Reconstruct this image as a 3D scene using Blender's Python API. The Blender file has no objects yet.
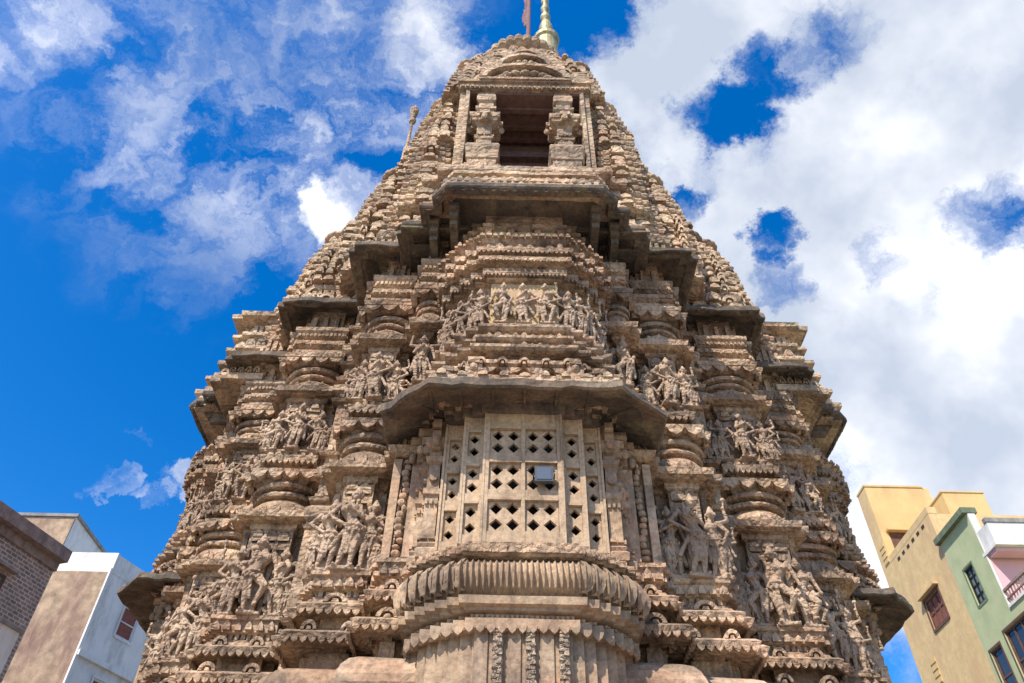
import bpy, math, random
from math import radians as R, sin, cos, pi
from mathutils import Vector, Matrix, Euler, noise
random.seed(7)
scn = bpy.context.scene
col = scn.collection
F_PX, PITCH, ROLL = 768.0, R(44.3), R(1.2)
GZ = -1.6                      # ground level; the camera is at z = 0
CY = 13.67                     # distance of the temple's centre

# ------------------------------------------------------------------ materials
def newmat(name):
    m = bpy.data.materials.new(name); m.use_nodes = True
    nt = m.node_tree
    return m, nt, nt.nodes['Principled BSDF']
def nd(nt, typ, **kw):
    n = nt.nodes.new(typ)
    for k, v in kw.items():
        if k in n.inputs.keys(): n.inputs[k].default_value = v
        else: setattr(n, k, v)
    return n
def ramp(nt, fac, stops):
    r = nt.nodes.new('ShaderNodeValToRGB')
    el = r.color_ramp.elements
    while len(el) < len(stops): el.new(0.5)
    for e, (p, c) in zip(el, stops):
        e.position = p; e.color = (*c, 1) if len(c) == 3 else c
    nt.links.new(fac, r.inputs[0]); return r.outputs[0]
def mixc(nt, fac, a, b, mode='MIX'):
    m = nt.nodes.new('ShaderNodeMix'); m.data_type = 'RGBA'; m.blend_type = mode
    for s, v in ((0, fac), (6, a), (7, b)):
        if isinstance(v, (int, float)): m.inputs[s].default_value = v
        elif isinstance(v, tuple): m.inputs[s].default_value = (*v, 1)
        else: nt.links.new(v, m.inputs[s])
    return m.outputs[2]

def stone(name, c1, c2, c3, stain=(0.10, 0.07, 0.05), stain_amt=0.5, carve=0.5, carve_scale=9.0, lichen=0.0, rough=0.9, block=True):
    m, nt, b = newmat(name); L = nt.links.new
    tc = nd(nt, 'ShaderNodeNewGeometry')
    P = tc.outputs['Position']
    oi = nd(nt, 'ShaderNodeObjectInfo')
    n1 = nd(nt, 'ShaderNodeTexNoise', Scale=1.3, Detail=4.0, Roughness=0.65); L(P, n1.inputs['Vector'])
    base = ramp(nt, n1.outputs[0], [(0.32, c1), (0.5, c2), (0.68, c3)])
    # separate blocks of stone of different tint
    if block:
        mp = nd(nt, 'ShaderNodeMapping'); mp.inputs['Scale'].default_value = (1.7, 1.7, 3.2); L(P, mp.inputs[0])
        v = nd(nt, 'ShaderNodeTexVoronoi', Scale=1.0, distance='CHEBYCHEV', Randomness=0.8); L(mp.outputs[0], v.inputs['Vector'])
        sp = nd(nt, 'ShaderNodeSeparateColor'); L(v.outputs['Color'], sp.inputs[0])
        tint = ramp(nt, sp.outputs[0], [(0.0, (0.50, 0.49, 0.49)), (0.22, (0.88, 0.86, 0.84)), (0.6, (1.18, 1.12, 1.02)), (0.85, (1.08, 0.92, 0.85)), (1.0, (0.70, 0.71, 0.73))])
        base = mixc(nt, 0.8, base, tint, 'MULTIPLY')
    n2 = nd(nt, 'ShaderNodeTexNoise', Scale=20.0, Detail=3.0, Roughness=0.7); L(P, n2.inputs['Vector'])
    g = ramp(nt, n2.outputs[0], [(0.3, (0.62, 0.59, 0.57)), (0.52, (1, 1, 1)), (0.72, (1.28, 1.24, 1.18))])
    base = mixc(nt, 0.75, base, g, 'MULTIPLY')
    # weather stains running down
    mp2 = nd(nt, 'ShaderNodeMapping'); mp2.inputs['Scale'].default_value = (3.2, 3.2, 0.7); L(P, mp2.inputs[0])
    n3 = nd(nt, 'ShaderNodeTexNoise', Scale=1.6, Detail=5.0, Roughness=0.74); L(mp2.outputs[0], n3.inputs['Vector'])
    f = ramp(nt, n3.outputs[0], [(0.50, (0, 0, 0)), (0.66, (1, 1, 1))])
    mm = nd(nt, 'ShaderNodeMath', operation='MULTIPLY'); L(f, mm.inputs[0]); mm.inputs[1].default_value = stain_amt
    base = mixc(nt, mm.outputs[0], base, stain)
    if lichen > 0:
        n4 = nd(nt, 'ShaderNodeTexNoise', Scale=1.9, Detail=7.0, Roughness=0.75); L(P, n4.inputs['Vector'])
        n4.inputs['Distortion'].default_value = 0.4
        f4 = ramp(nt, n4.outputs[0], [(0.58, (0, 0, 0)), (0.68, (1, 1, 1))])
        m4 = nd(nt, 'ShaderNodeMath', operation='MULTIPLY'); L(f4, m4.inputs[0]); m4.inputs[1].default_value = lichen
        base = mixc(nt, m4.outputs[0], base, (0.36, 0.36, 0.10))
    L(base, b.inputs['Base Color'])
    b.inputs['Roughness'].default_value = rough
    b.inputs['Specular IOR Level'].default_value = 0.15
    # carving relief
    if carve > 0:
        wv = nd(nt, 'ShaderNodeTexNoise', Scale=5.0, Detail=0.0); L(P, wv.inputs['Vector'])
        ad = nd(nt, 'ShaderNodeMixRGB', blend_type='ADD'); ad.inputs[0].default_value = 0.18; L(P, ad.inputs[1]); L(wv.outputs['Color'], ad.inputs[2])
        v2 = nd(nt, 'ShaderNodeTexVoronoi', Scale=carve_scale, feature='F1'); L(ad.outputs[0], v2.inputs['Vector'])
        v3 = nd(nt, 'ShaderNodeTexVoronoi', Scale=carve_scale * 2.3, feature='DISTANCE_TO_EDGE'); L(ad.outputs[0], v3.inputs['Vector'])
        b1 = nd(nt, 'ShaderNodeBump', Strength=carve, Distance=0.09); L(v2.outputs['Distance'], b1.inputs['Height']); b1.invert = True
        b2 = nd(nt, 'ShaderNodeBump', Strength=carve * 0.9, Distance=0.03); L(v3.outputs['Distance'], b2.inputs['Height']); L(b1.outputs[0], b2.inputs['Normal'])
        prev = b2.outputs[0]
    else: prev = None
    b3 = nd(nt, 'ShaderNodeBump', Strength=0.45, Distance=0.015); L(n2.outputs[0], b3.inputs['Height'])
    if prev: L(prev, b3.inputs['Normal'])
    L(b3.outputs[0], b.inputs['Normal'])
    return m

WA, WB, WC = (0.22, 0.15, 0.10), (0.42, 0.295, 0.195), (0.63, 0.465, 0.315)
M = {}
M['stone'] = stone('carved sandstone', WA, WB, WC, carve=0.5, carve_scale=13, stain_amt=0.72)
M['fig'] = stone('figure sandstone', (0.28, 0.19, 0.13), (0.45, 0.315, 0.21), (0.62, 0.455, 0.305), carve=0.45, carve_scale=18, stain_amt=0.5, block=False)
M['plain'] = stone('plain sandstone', WA, WB, WC, carve=0.18, carve_scale=12, stain_amt=0.4)
M['eave'] = stone('weathered shade-darkened eave stone', (0.085, 0.07, 0.055), (0.15, 0.12, 0.09), (0.26, 0.205, 0.15), carve=0.2, stain=(0.06, 0.055, 0.05), stain_amt=0.75, lichen=0.25)  # weathered stone, darkened further to paint in the shade under eaves
M['spire'] = stone('spire sandstone', (0.27, 0.195, 0.135), (0.46, 0.34, 0.23), (0.66, 0.505, 0.345), carve=0.6, carve_scale=9, stain_amt=0.35, lichen=0.22)
M['jali'] = stone('lattice sandstone', (0.40, 0.275, 0.175), (0.50, 0.355, 0.225), (0.56, 0.41, 0.265), carve=0.06, stain_amt=0.5, block=False)
M['filigree'] = stone('filigree strip stone', (0.38, 0.29, 0.21), (0.50, 0.39, 0.28), (0.62, 0.50, 0.36), carve=0.7, carve_scale=22, stain_amt=0.35)
M['ochre'] = stone('ochre stained panel', (0.42, 0.30, 0.13), (0.52, 0.38, 0.18), (0.55, 0.36, 0.22), carve=0.1, stain_amt=0.2, block=False)
M['band'] = stone('mauve grey sandstone', (0.25, 0.18, 0.125), (0.40, 0.29, 0.195), (0.54, 0.405, 0.275), carve=0.12, carve_scale=9, stain_amt=0.5)

def simple(name, c, rough=0.8, nscale=8, var=0.15, bump=0.1, metal=0.0, stain=None, sscale=1.2):
    m, nt, b = newmat(name); L = nt.links.new
    g = nd(nt, 'ShaderNodeNewGeometry')
    n = nd(nt, 'ShaderNodeTexNoise', Scale=nscale, Detail=6.0, Roughness=0.65); L(g.outputs['Position'], n.inputs['Vector'])
    lo = tuple(x * (1 - var) for x in c); hi = tuple(min(1, x * (1 + var)) for x in c)
    base = ramp(nt, n.outputs[0], [(0.3, lo), (0.7, hi)])
    if stain:
        mp = nd(nt, 'ShaderNodeMapping'); mp.inputs['Scale'].default_value = (1.5, 1.5, 0.5); L(g.outputs['Position'], mp.inputs[0])
        n2 = nd(nt, 'ShaderNodeTexNoise', Scale=sscale, Detail=8.0, Roughness=0.7); L(mp.outputs[0], n2.inputs['Vector'])
        f = ramp(nt, n2.outputs[0], [(0.48, (0, 0, 0)), (0.68, (1, 1, 1))])
        base = mixc(nt, f, base, stain)
    L(base, b.inputs['Base Color'])
    b.inputs['Roughness'].default_value = rough; b.inputs['Metallic'].default_value = metal
    b.inputs['Specular IOR Level'].default_value = 0.3
    if bump:
        bp = nd(nt, 'ShaderNodeBump', Strength=bump, Distance=0.02); L(n.outputs[0], bp.inputs['Height']); L(bp.outputs[0], b.inputs['Normal'])
    return m
M['dark'] = simple('unlit interior colour', (0.045, 0.036, 0.03), var=0.3)  # near-black: the darkness of unlit interiors is put into the colour
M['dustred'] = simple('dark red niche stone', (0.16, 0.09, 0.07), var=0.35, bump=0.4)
M['white'] = simple('whitewash', (0.80, 0.765, 0.70), nscale=3, var=0.05, stain=(0.50, 0.48, 0.44))
M['tan'] = simple('tan plaster', (0.68, 0.48, 0.23), nscale=5, var=0.14, stain=(0.60, 0.38, 0.20))
M['yellow'] = simple('yellow plaster', (0.66, 0.46, 0.20), nscale=2, var=0.09, stain=(0.58, 0.38, 0.17))
M['green'] = simple('green plaster', (0.44, 0.48, 0.26), nscale=2, var=0.12, stain=(0.52, 0.50, 0.29))
M['pink'] = simple('pink plaster', (0.75, 0.42, 0.43), nscale=2, var=0.06, stain=(0.68, 0.5, 0.48))
M['redbrown'] = simple('red brown shutter paint', (0.26, 0.09, 0.06), nscale=10, var=0.25)
M['frame'] = simple('brown window wood', (0.14, 0.07, 0.05), nscale=12, var=0.3)
M['concrete'] = simple('grey concrete', (0.30, 0.28, 0.25), nscale=5, var=0.2, stain=(0.14, 0.12, 0.11))
M['concgreen'] = simple('mossy green coping', (0.17, 0.21, 0.12), nscale=5, var=0.3, stain=(0.11, 0.11, 0.09))
M['rust'] = simple('reddish brown eave paint', (0.33, 0.225, 0.18), nscale=6, var=0.35, bump=0.4, stain=(0.15, 0.09, 0.08))
M['mudwall'] = simple('stained mud plaster', (0.40, 0.28, 0.18), nscale=3, var=0.45, bump=0.5, stain=(0.22, 0.125, 0.095), sscale=0.9)
M['iron'] = simple('black iron', (0.03, 0.03, 0.032), rough=0.5, metal=0.6, var=0.3)
M['brass'] = simple('weathered brass', (0.42, 0.36, 0.19), rough=0.6, metal=0.25, var=0.35, stain=(0.2, 0.2, 0.12))
M['polered'] = simple('reddish flagpole paint', (0.20, 0.10, 0.10), var=0.3)
M['lampgrey'] = simple('grey lamp housing', (0.10, 0.11, 0.12), rough=0.5, var=0.1)
M['ground'] = simple('paving stone ground', (0.30, 0.26, 0.21), nscale=1.5, var=0.25, bump=0.3, stain=(0.2, 0.17, 0.14))
def glassmat(name, c, rough):
    m, nt, b = newmat(name)
    b.inputs['Base Color'].default_value = (*c, 1); b.inputs['Roughness'].default_value = rough
    b.inputs['Specular IOR Level'].default_value = 0.8
    return m
M['glass'] = glassmat('dark window glass', (0.03, 0.04, 0.05), 0.12)
M['glassgreen'] = glassmat('greenish blind glass', (0.17, 0.20, 0.17), 0.3)
M['lampglass'] = glassmat('floodlight glass', (0.10, 0.115, 0.14), 0.35)
def brickmat():
    m, nt, b = newmat('brick with mortar'); L = nt.links.new
    tc = nd(nt, 'ShaderNodeTexCoord')
    sp = nd(nt, 'ShaderNodeSeparateXYZ'); L(tc.outputs['Object'], sp.inputs[0])
    ad = nd(nt, 'ShaderNodeMath', operation='ADD'); L(sp.outputs[0], ad.inputs[0]); L(sp.outputs[1], ad.inputs[1])
    cb = nd(nt, 'ShaderNodeCombineXYZ'); L(ad.outputs[0], cb.inputs[0]); L(sp.outputs[2], cb.inputs[1])
    br = nd(nt, 'ShaderNodeTexBrick', Scale=1.9); L(cb.outputs[0], br.inputs['Vector'])
    br.inputs['Brick Width'].default_value = 0.34; br.inputs['Row Height'].default_value = 0.17; br.inputs['Mortar Size'].default_value = 0.022
    br.inputs['Color1'].default_value = (0.40, 0.25, 0.18, 1); br.inputs['Color2'].default_value = (0.25, 0.165, 0.13, 1); br.inputs['Mortar'].default_value = (0.62, 0.50, 0.42, 1)
    n = nd(nt, 'ShaderNodeTexNoise', Scale=2.5, Detail=6.0); L(tc.outputs['Object'], n.inputs['Vector'])
    base = mixc(nt, 0.6, br.outputs[0], ramp(nt, n.outputs[0], [(0.3, (0.6, 0.6, 0.6)), (0.7, (1.25, 1.2, 1.15))]), 'MULTIPLY')
    L(base, b.inputs['Base Color']); b.inputs['Roughness'].default_value = 0.95
    bp = nd(nt, 'ShaderNodeBump', Strength=0.6, Distance=0.02); bp.invert = True; L(br.outputs['Fac'], bp.inputs['Height']); L(bp.outputs[0], b.inputs['Normal'])
    return m
M['brick'] = brickmat()

# ------------------------------------------------------------------ mesh builder
class MB:
    def __init__(s): s.v = []; s.f = []; s.mi = []; s.cur = 0
    def add(s, vs, fs, mat=None):
        o = len(s.v); s.v.extend(vs)
        for f in fs: s.f.append(tuple(i + o for i in f)); s.mi.append(s.cur)
    def box(s, x0, x1, y0, y1, z0, z1, T=None):
        vs = [(x, y, z) for z in (z0, z1) for y in (y0, y1) for x in (x0, x1)]
        if T: vs = [tuple(T @ Vector(v)) for v in vs]
        s.add(vs, [(0, 2, 3, 1), (4, 5, 7, 6), (0, 1, 5, 4), (2, 6, 7, 3), (0, 4, 6, 2), (1, 3, 7, 5)])
    def prism(s, pts, y0, y1, T=None):
        """outline in x,z, extruded from y0 (front) to y1; T maps local to mesh space"""
        n = len(pts)
        vs = [(x, y0, z) for x, z in pts] + [(x, y1, z) for x, z in pts]
        if T: vs = [tuple(T @ Vector(v)) for v in vs]
        fs = [tuple(range(n)), tuple(range(2 * n - 1, n - 1, -1))] + [(i, i + n, (i + 1) % n + n, (i + 1) % n) for i in range(n)]
        s.add(vs, fs)
    def lathe(s, cx, cy, prof, n=28, T=None, lobes=0, amp=0.0):
        vs = []
        for r, z in prof:
            for k in range(n):
                a = 2 * pi * k / n
                rr = r * (1 + amp * abs(cos(a * lobes / 2))) if lobes else r
                vs.append((cx + rr * cos(a), cy + rr * sin(a), z))
        if T: vs = [tuple(T @ Vector(v)) for v in vs]
        m = len(prof); fs = []
        for j in range(m - 1):
            for k in range(n):
                k2 = (k + 1) % n; fs.append((j * n + k, j * n + k2, (j + 1) * n + k2, (j + 1) * n + k))
        fs.append(tuple(range(n - 1, -1, -1))); fs.append(tuple((m - 1) * n + k for k in range(n)))
        s.add(vs, fs)
    def sweep(s, plan, prof, seg=0.22, caps=True, centre=None, closed=True):
        """plan: closed CCW polygon, prof: (outward offset, z[, scale]) from bottom up"""
        pts = plan; n = len(pts)
        # mitred vertex normals
        nrm = []
        for i in range(n):
            p0 = Vector(pts[i - 1]); p1 = Vector(pts[i]); p2 = Vector(pts[(i + 1) % n])
            a = (p1 - p0).normalized(); b = (p2 - p1).normalized()
            na = Vector((a.y, -a.x)); nb = Vector((b.y, -b.x)); h = na + nb
            d = max(0.3, 1 + na.dot(nb)); nrm.append(h / d)
        base = []
        for i in range(n):
            p1 = Vector(pts[i]); p2 = Vector(pts[(i + 1) % n]); L = (p2 - p1).length
            k = max(1, int(L / seg)) if seg else 1
            for j in range(k):
                t = j / k; base.append((p1.lerp(p2, t), nrm[i].lerp(nrm[(i + 1) % n], t)))
        N = len(base); vs = []
        for pr in prof:
            off, z = pr[0], pr[1]; sc = pr[2] if len(pr) > 2 else 1.0
            cx, cy = (pr[3], pr[4]) if len(pr) > 4 else (0, 0)
            for p, q in base: vs.append((p.x * sc + q.x * off + cx, p.y * sc + q.y * off + cy, z))
        fs = []
        for j in range(len(prof) - 1):
            for k in range(N):
                k2 = (k + 1) % N; fs.append((j * N + k, j * N + k2, (j + 1) * N + k2, (j + 1) * N + k))
        if caps:
            fs.append(tuple(range(N - 1, -1, -1))); fs.append(tuple((len(prof) - 1) * N + k for k in range(N)))
        s.add(vs, fs)
    def build(s, name, mat, parent=None, loc=(0, 0, 0), rz=0, jit=0.010, smooth=False, jscale=4.0):
        me = bpy.data.meshes.new(name)
        vs = s.v
        if jit:
            out = []
            for v in vs:
                d = noise.noise_vector(Vector(v) * jscale) * jit
                out.append((v[0] + d.x, v[1] + d.y, v[2] + d.z))
            vs = out
        me.from_pydata(vs, [], s.f)
        mats = mat if isinstance(mat, (list, tuple)) else [mat]
        for m in mats: me.materials.append(m)
        if len(mats) > 1: me.polygons.foreach_set('material_index', s.mi)
        if smooth: me.polygons.foreach_set('use_smooth', [True] * len(me.polygons))
        me.update()
        o = bpy.data.objects.new(name, me); col.objects.link(o)
        if smooth and hasattr(me, 'set_sharp_from_angle'): me.set_sharp_from_angle(angle=R(45))
        o.parent = parent; o.location = loc; o.rotation_euler = (0, 0, rz)
        return o

def offset_plan(plan, d):
    n = len(plan); out = []
    for i in range(n):
        p0 = Vector(plan[i - 1]); p1 = Vector(plan[i]); p2 = Vector(plan[(i + 1) % n])
        a = (p1 - p0).normalized(); b = (p2 - p1).normalized()
        na = Vector((a.y, -a.x)); nb = Vector((b.y, -b.x)); q = p1 + (na + nb) / max(0.3, 1 + na.dot(nb)) * d
        out.append((q.x, q.y))
    return out
def edges(plan, front=True, minlen=0.08):
    """frames along each outward edge that may be seen: (length, T) with T local x along the edge, -y outward"""
    n = len(plan); out = []
    for i in range(n):
        p1 = Vector(plan[i]); p2 = Vector(plan[(i + 1) % n]); d = p2 - p1; L = d.length
        if L < minlen: continue
        d.normalize(); nn = Vector((d.y, -d.x))
        if front and nn.y > 0.3: continue
        T = Matrix(((d.x, -nn.x, 0, p1.x), (d.y, -nn.y, 0, p1.y), (0, 0, 1, 0), (0, 0, 0, 1)))
        out.append((L, T))
    return out
def row(mb, plan, off, z, spacing, fn, minlen=0.08, front=True):
    for L, T in edges(offset_plan(plan, off), front, minlen):
        k = max(1, round(L / spacing)); st = L / k
        for j in range(k): fn(mb, T @ Matrix.Translation(((j + 0.5) * st, 0, z)), st)
def f_dentil(h, d, fill=0.6):
    def f(mb, T, st):
        w = st * fill / 2; hh = h * random.uniform(0.85, 1.1); mb.box(-w, w, -d, 0.03, 0, hh, T)
    return f
def f_tooth(h, d=0.04):                       # hanging scallop
    def f(mb, T, st):
        w = st * 0.46; mb.prism([(-w, 0), (-w * 0.7, -h * 0.6), (0, -h), (w * 0.7, -h * 0.6), (w, 0)], -0.0, d, T)
    return f
def f_bead(r):
    def f(mb, T, st):
        w = min(r, st * 0.42)
        pts = [(w * cos(a), w * sin(a)) for a in [2 * pi * k / 7 for k in range(7)]]
        mb.prism(pts[::-1] if False else pts, -w * 0.8, 0.03, T)
    return f
def f_gav(h, d=0.10, wf=0.44):               # horseshoe arch ornament: rim, recess and boss
    def f(mb, T, st):
        w = st * wf; n = 7; ro, ri = [], []
        for k in range(n + 1):
            a = pi * k / n; ro.append((w * cos(a), h * sin(a))); ri.append((w * 0.6 * cos(a), h * 0.6 * sin(a)))
        for k in range(n):
            mb.prism([ro[k], ro[k + 1], ri[k + 1], ri[k]], -d, 0.04, T)
        mb.prism([(w * 0.34, 0), (w * 0.2, h * 0.36), (-w * 0.2, h * 0.36), (-w * 0.34, 0)], -d * 0.8, 0.04, T)
    return f
def f_dome(h, d):                             # solid half-round scale
    def f(mb, T, st):
        w = st * 0.46; hh = h
        mb.prism([(w * cos(pi * k / 6), hh * sin(pi * k / 6)) for k in range(7)], -d, 0.04, T)
        mb.prism([(w * .6 * cos(pi * k / 5), hh * .62 * sin(pi * k / 5)) for k in range(6)], -d - 0.04, 0.0, T)
    return f
def f_leaf(h, d):                             # small carved lump, uneven
    def f(mb, T, st):
        a = random.uniform(0.3, 0.46) * st; hh = h * random.uniform(0.6, 1.05); dd = d * random.uniform(0.5, 1.1)
        mb.prism([(a, 0), (a * 0.8, hh * 0.6), (0, hh), (-a * 0.8, hh * 0.6), (-a, 0)], -dd, 0.03, T)
    return f

# ------------------------------------------------------------------ carved figures
def capsule(mb, a, b, ra, rb, n=8):
    a = Vector(a); b = Vector(b); d = (b - a); L = d.length
    if L < 1e-5: d = Vector((0, 0, 1)); L = 1e-5
    q = d.to_track_quat('Z', 'Y').to_matrix().to_4x4(); T = Matrix.Translation(a) @ q
    prof = []
    for k in range(4):
        t = -pi / 2 + (pi / 2) * k / 3; prof.append((max(0.001, ra * cos(t)), ra * sin(t)))
    for k in range(4):
        t = (pi / 2) * k / 3; prof.append((max(0.001, rb * cos(t)), L + rb * sin(t)))
    mb.lathe(0, 0, prof, n, T)
def ell(mb, c, r, n=10):
    T = Matrix.Translation(c) @ Matrix.Diagonal((r[0], r[1], r[2], 1))
    mb.lathe(0, 0, [(max(0.001, cos(-pi / 2 + pi * k / 8)), sin(-pi / 2 + pi * k / 8)) for k in range(9)], n, T)
def figure_mesh(i):
    """one stone figure of height 1, facing -Y, feet at z = 0; one closed skin"""
    rnd = random.Random(100 + i); mb = MB()
    sw = rnd.choice((-1, 1)) * rnd.uniform(0.03, 0.07)          # hip sway
    hip = Vector((sw, 0, 0.47)); ch = Vector((-sw * 0.5, 0, 0.69)); nk = Vector((-sw * 0.2, 0, 0.80)); hd = Vector((sw * 0.5, -0.01, 0.885))
    ell(mb, hip, (0.105, 0.075, 0.075)); capsule(mb, hip, hip.lerp(ch, 0.5), 0.085, 0.062); capsule(mb, hip.lerp(ch, 0.45), ch, 0.062, 0.088)
    ell(mb, ch + Vector((0.045, -0.06, -0.01)), (0.045, 0.04, 0.045)); ell(mb, ch + Vector((-0.045, -0.06, -0.01)), (0.045, 0.04, 0.045))
    capsule(mb, ch, nk, 0.07, 0.035); ell(mb, hd, (0.056, 0.062, 0.068)); ell(mb, hd + Vector((0, -0.062, -0.005)), (0.012, 0.014, 0.016))
    ell(mb, hd + Vector((0.058, 0, 0)), (0.016, 0.03, 0.03)); ell(mb, hd + Vector((-0.058, 0, 0)), (0.016, 0.03, 0.03))
    capsule(mb, hd + Vector((0, 0.01, 0.05)), hd + Vector((0, 0.01, 0.115)), 0.052, 0.02)   # crown
    mb.lathe(0, 0, [(0.001, -.012), (0.105, -.010), (0.105, 0.012), (0.001, 0.014)], 12, Matrix.Translation(hip + Vector((0, 0, 0.02))) @ Matrix.Rotation(sw * 2, 4, 'Y'))  # girdle
    for s in (-1, 1):
        h = hip + Vector((0.055 * s, 0, -0.02))
        mode = rnd.random()
        if mode < 0.35 and s * sw < 0:                            # bent leg, dancing
            kn = h + Vector((0.13 * s, -0.09, -0.14)); ft = Vector((0.05 * s + sw * 0.2, -0.02, 0.10 if mode < 0.15 else 0.03))
        else:
            kn = h.lerp(Vector((0.06 * s, 0, 0.02)), 0.48) + Vector((rnd.uniform(-.02, .03) * s, -0.03, 0)); ft = Vector((0.065 * s, 0.0, 0.03))
        capsule(mb, h, kn, 0.066, 0.045); capsule(mb, kn, ft, 0.045, 0.026); capsule(mb, ft, ft + Vector((0.03 * s, -0.075, -0.01)), 0.026, 0.018)
        sh = ch + Vector((0.105 * s, 0, 0.06)); ell(mb, sh, (0.04, 0.04, 0.04))
        arms = [rnd.choice(('down', 'hip', 'down', 'chest', 'hip', 'up'))]
        if i % 3 == 0: arms.append('up' if arms[0] != 'up' else 'out')
        for a in arms:
            if a == 'down': el = sh + Vector((0.05 * s, 0.0, -0.16)); ha = el + Vector((0.03 * s, -0.05, -0.14))
            elif a == 'hip': el = sh + Vector((0.11 * s, 0.0, -0.13)); ha = hip + Vector((0.10 * s, -0.05, 0.02))
            elif a == 'up': el = sh + Vector((0.13 * s, -0.01, 0.02)); ha = el + Vector((-0.03 * s, -0.03, 0.17))
            elif a == 'chest': el = sh + Vector((0.06 * s, -0.02, -0.14)); ha = ch + Vector((0.01 * s, -0.12, 0.0))
            else: el = sh + Vector((0.10 * s, -0.02, -0.10)); ha = el + Vector((0.13 * s, -0.03, 0.05))
            capsule(mb, sh, el, 0.034, 0.027); capsule(mb, el, ha, 0.027, 0.02); ell(mb, ha, (0.028, 0.026, 0.032))
            if a in ('up', 'out', 'down') and rnd.random() < 0.3:   # held staff, lotus or cloth
                capsule(mb, ha + Vector((0, 0, -0.12)), ha + Vector((0.02 * s, 0, 0.12)), 0.012, 0.014); ell(mb, ha + Vector((0.02 * s, 0, 0.13)), (0.035, 0.03, 0.035))
    for q in range(10):                                       # necklace, belt pendants and garland
        a = pi * (q + .5) / 10; ell(mb, ch + Vector((0.075 * cos(a), -0.085, 0.05 - 0.07 * sin(a))), (0.012, 0.012, 0.012), 6)
    for q in range(7): ell(mb, hip + Vector((-0.09 + 0.03 * q, -0.085, -0.03 - 0.03 * (q % 2))), (0.012, 0.014, 0.026), 6)
    for e in (-1, 1): ell(mb, hd + Vector((0.022 * e, -0.056, 0.012)), (0.012, 0.010, 0.007), 6)
    ell(mb, hd + Vector((0, -0.054, -0.032)), (0.018, 0.010, 0.006), 6)
    # sash and slab behind joining it to the wall
    capsule(mb, hip + Vector((0, -0.07, 0)), Vector((sw * 0.3, -0.05, 0.16)), 0.022, 0.016)
    capsule(mb, hip + Vector((-.10, 0, 0.02)), Vector((-0.17, 0.02, 0.2)), 0.02, 0.03); capsule(mb, hip + Vector((.10, 0, 0.02)), Vector((0.17, 0.02, 0.24)), 0.02, 0.03)
    mb.box(-0.13, 0.13, -0.06, 0.10, -0.03, 0.012)
    mb.box(-0.06, 0.06, 0.02, 0.11, 0.0, 0.9)
    o = mb.build('carved_figure', M['fig'], jit=0)
    md = o.modifiers.new('r', 'REMESH'); md.mode = 'VOXEL'; md.voxel_size = 0.0105
    m2 = o.modifiers.new('s', 'SMOOTH'); m2.iterations = 1; m2.factor = 0.4
    m3 = o.modifiers.new('d', 'DECIMATE'); m3.ratio = 0.45
    dg = bpy.context.evaluated_depsgraph_get(); me = bpy.data.meshes.new_from_object(o.evaluated_get(dg))
    me.name = 'carved_figure'; me.polygons.foreach_set('use_smooth', [True] * len(me.polygons))
    bpy.data.objects.remove(o); return me
FIG = [figure_mesh(i) for i in range(12)]
def place_fig(parent, x, y, z, h, rz=0, wide=1.0, k=None):
    o = bpy.data.objects.new('carved_figure', FIG[random.randrange(len(FIG)) if k is None else k]); col.objects.link(o)
    o.parent = parent; o.location = (x, y, z); o.rotation_euler = (0, 0, rz)
    o.scale = (h * wide * random.choice((-1, 1)), h * 0.95, h); return o

def copy_tree(o, parent=None, rz=0.0):
    c = o.copy(); col.objects.link(c); c.parent = parent
    if rz:
        m = Matrix.Rotation(rz, 4, 'Z'); c.location = m @ o.location; c.rotation_euler.z = o.rotation_euler.z + rz
    for ch in list(o.children): copy_tree(ch, c)
    return c

# ------------------------------------------------------------------ the temple
temple = bpy.data.objects.new('temple', None); col.objects.link(temple)
temple.location = (0, CY, GZ)
temple['label'] = 'tall carved sandstone temple with a tapering spire, latticed balcony and rows of figures'
temple['category'] = 'temple'
ZL = (0, 0, -GZ)
def rel(y): return y - CY

def pier_plan(w, D, a=0.11, s=0.14):
    return [(-w, s), (-w + a, s), (-w + a, 0), (w - a, 0), (w - a, s), (w, s), (w, D), (-w, D)]

def figure_row(p, w, z, h, n, faces, D, wide=1.0):
    """n figures across each named face"""
    for f in faces:
        W, T = (w, Matrix.Identity(4)) if f == 'f' else \
               ((D - 0.2) / 2, Matrix.Translation((-w if f == 'l' else w, D / 2 - 0.1, 0)) @ Matrix.Rotation(R(-90) if f == 'l' else R(90), 4, 'Z'))
        nn = n if f == 'f' else max(1, round(n * W / w))
        for j in range(nn):
            x = (-W + (j + 0.5) * 2 * W / nn) * 0.92
            mid = (nn % 2 == 1 and j == nn // 2)
            q = T @ Vector((x, -0.055 if mid else 0.0, z))
            place_fig(p, q.x, q.y, q.z, h * (1.0 if mid else 0.86), T.to_euler().z + random.uniform(-.25, .25), wide)
            if nn == 3 and not mid:                           # a child-sized attendant at the outer edge
                q = T @ Vector((x * 1.32, 0.0, z)); place_fig(p, q.x, q.y, q.z, h * 0.55, T.to_euler().z, 1.15)

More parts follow.
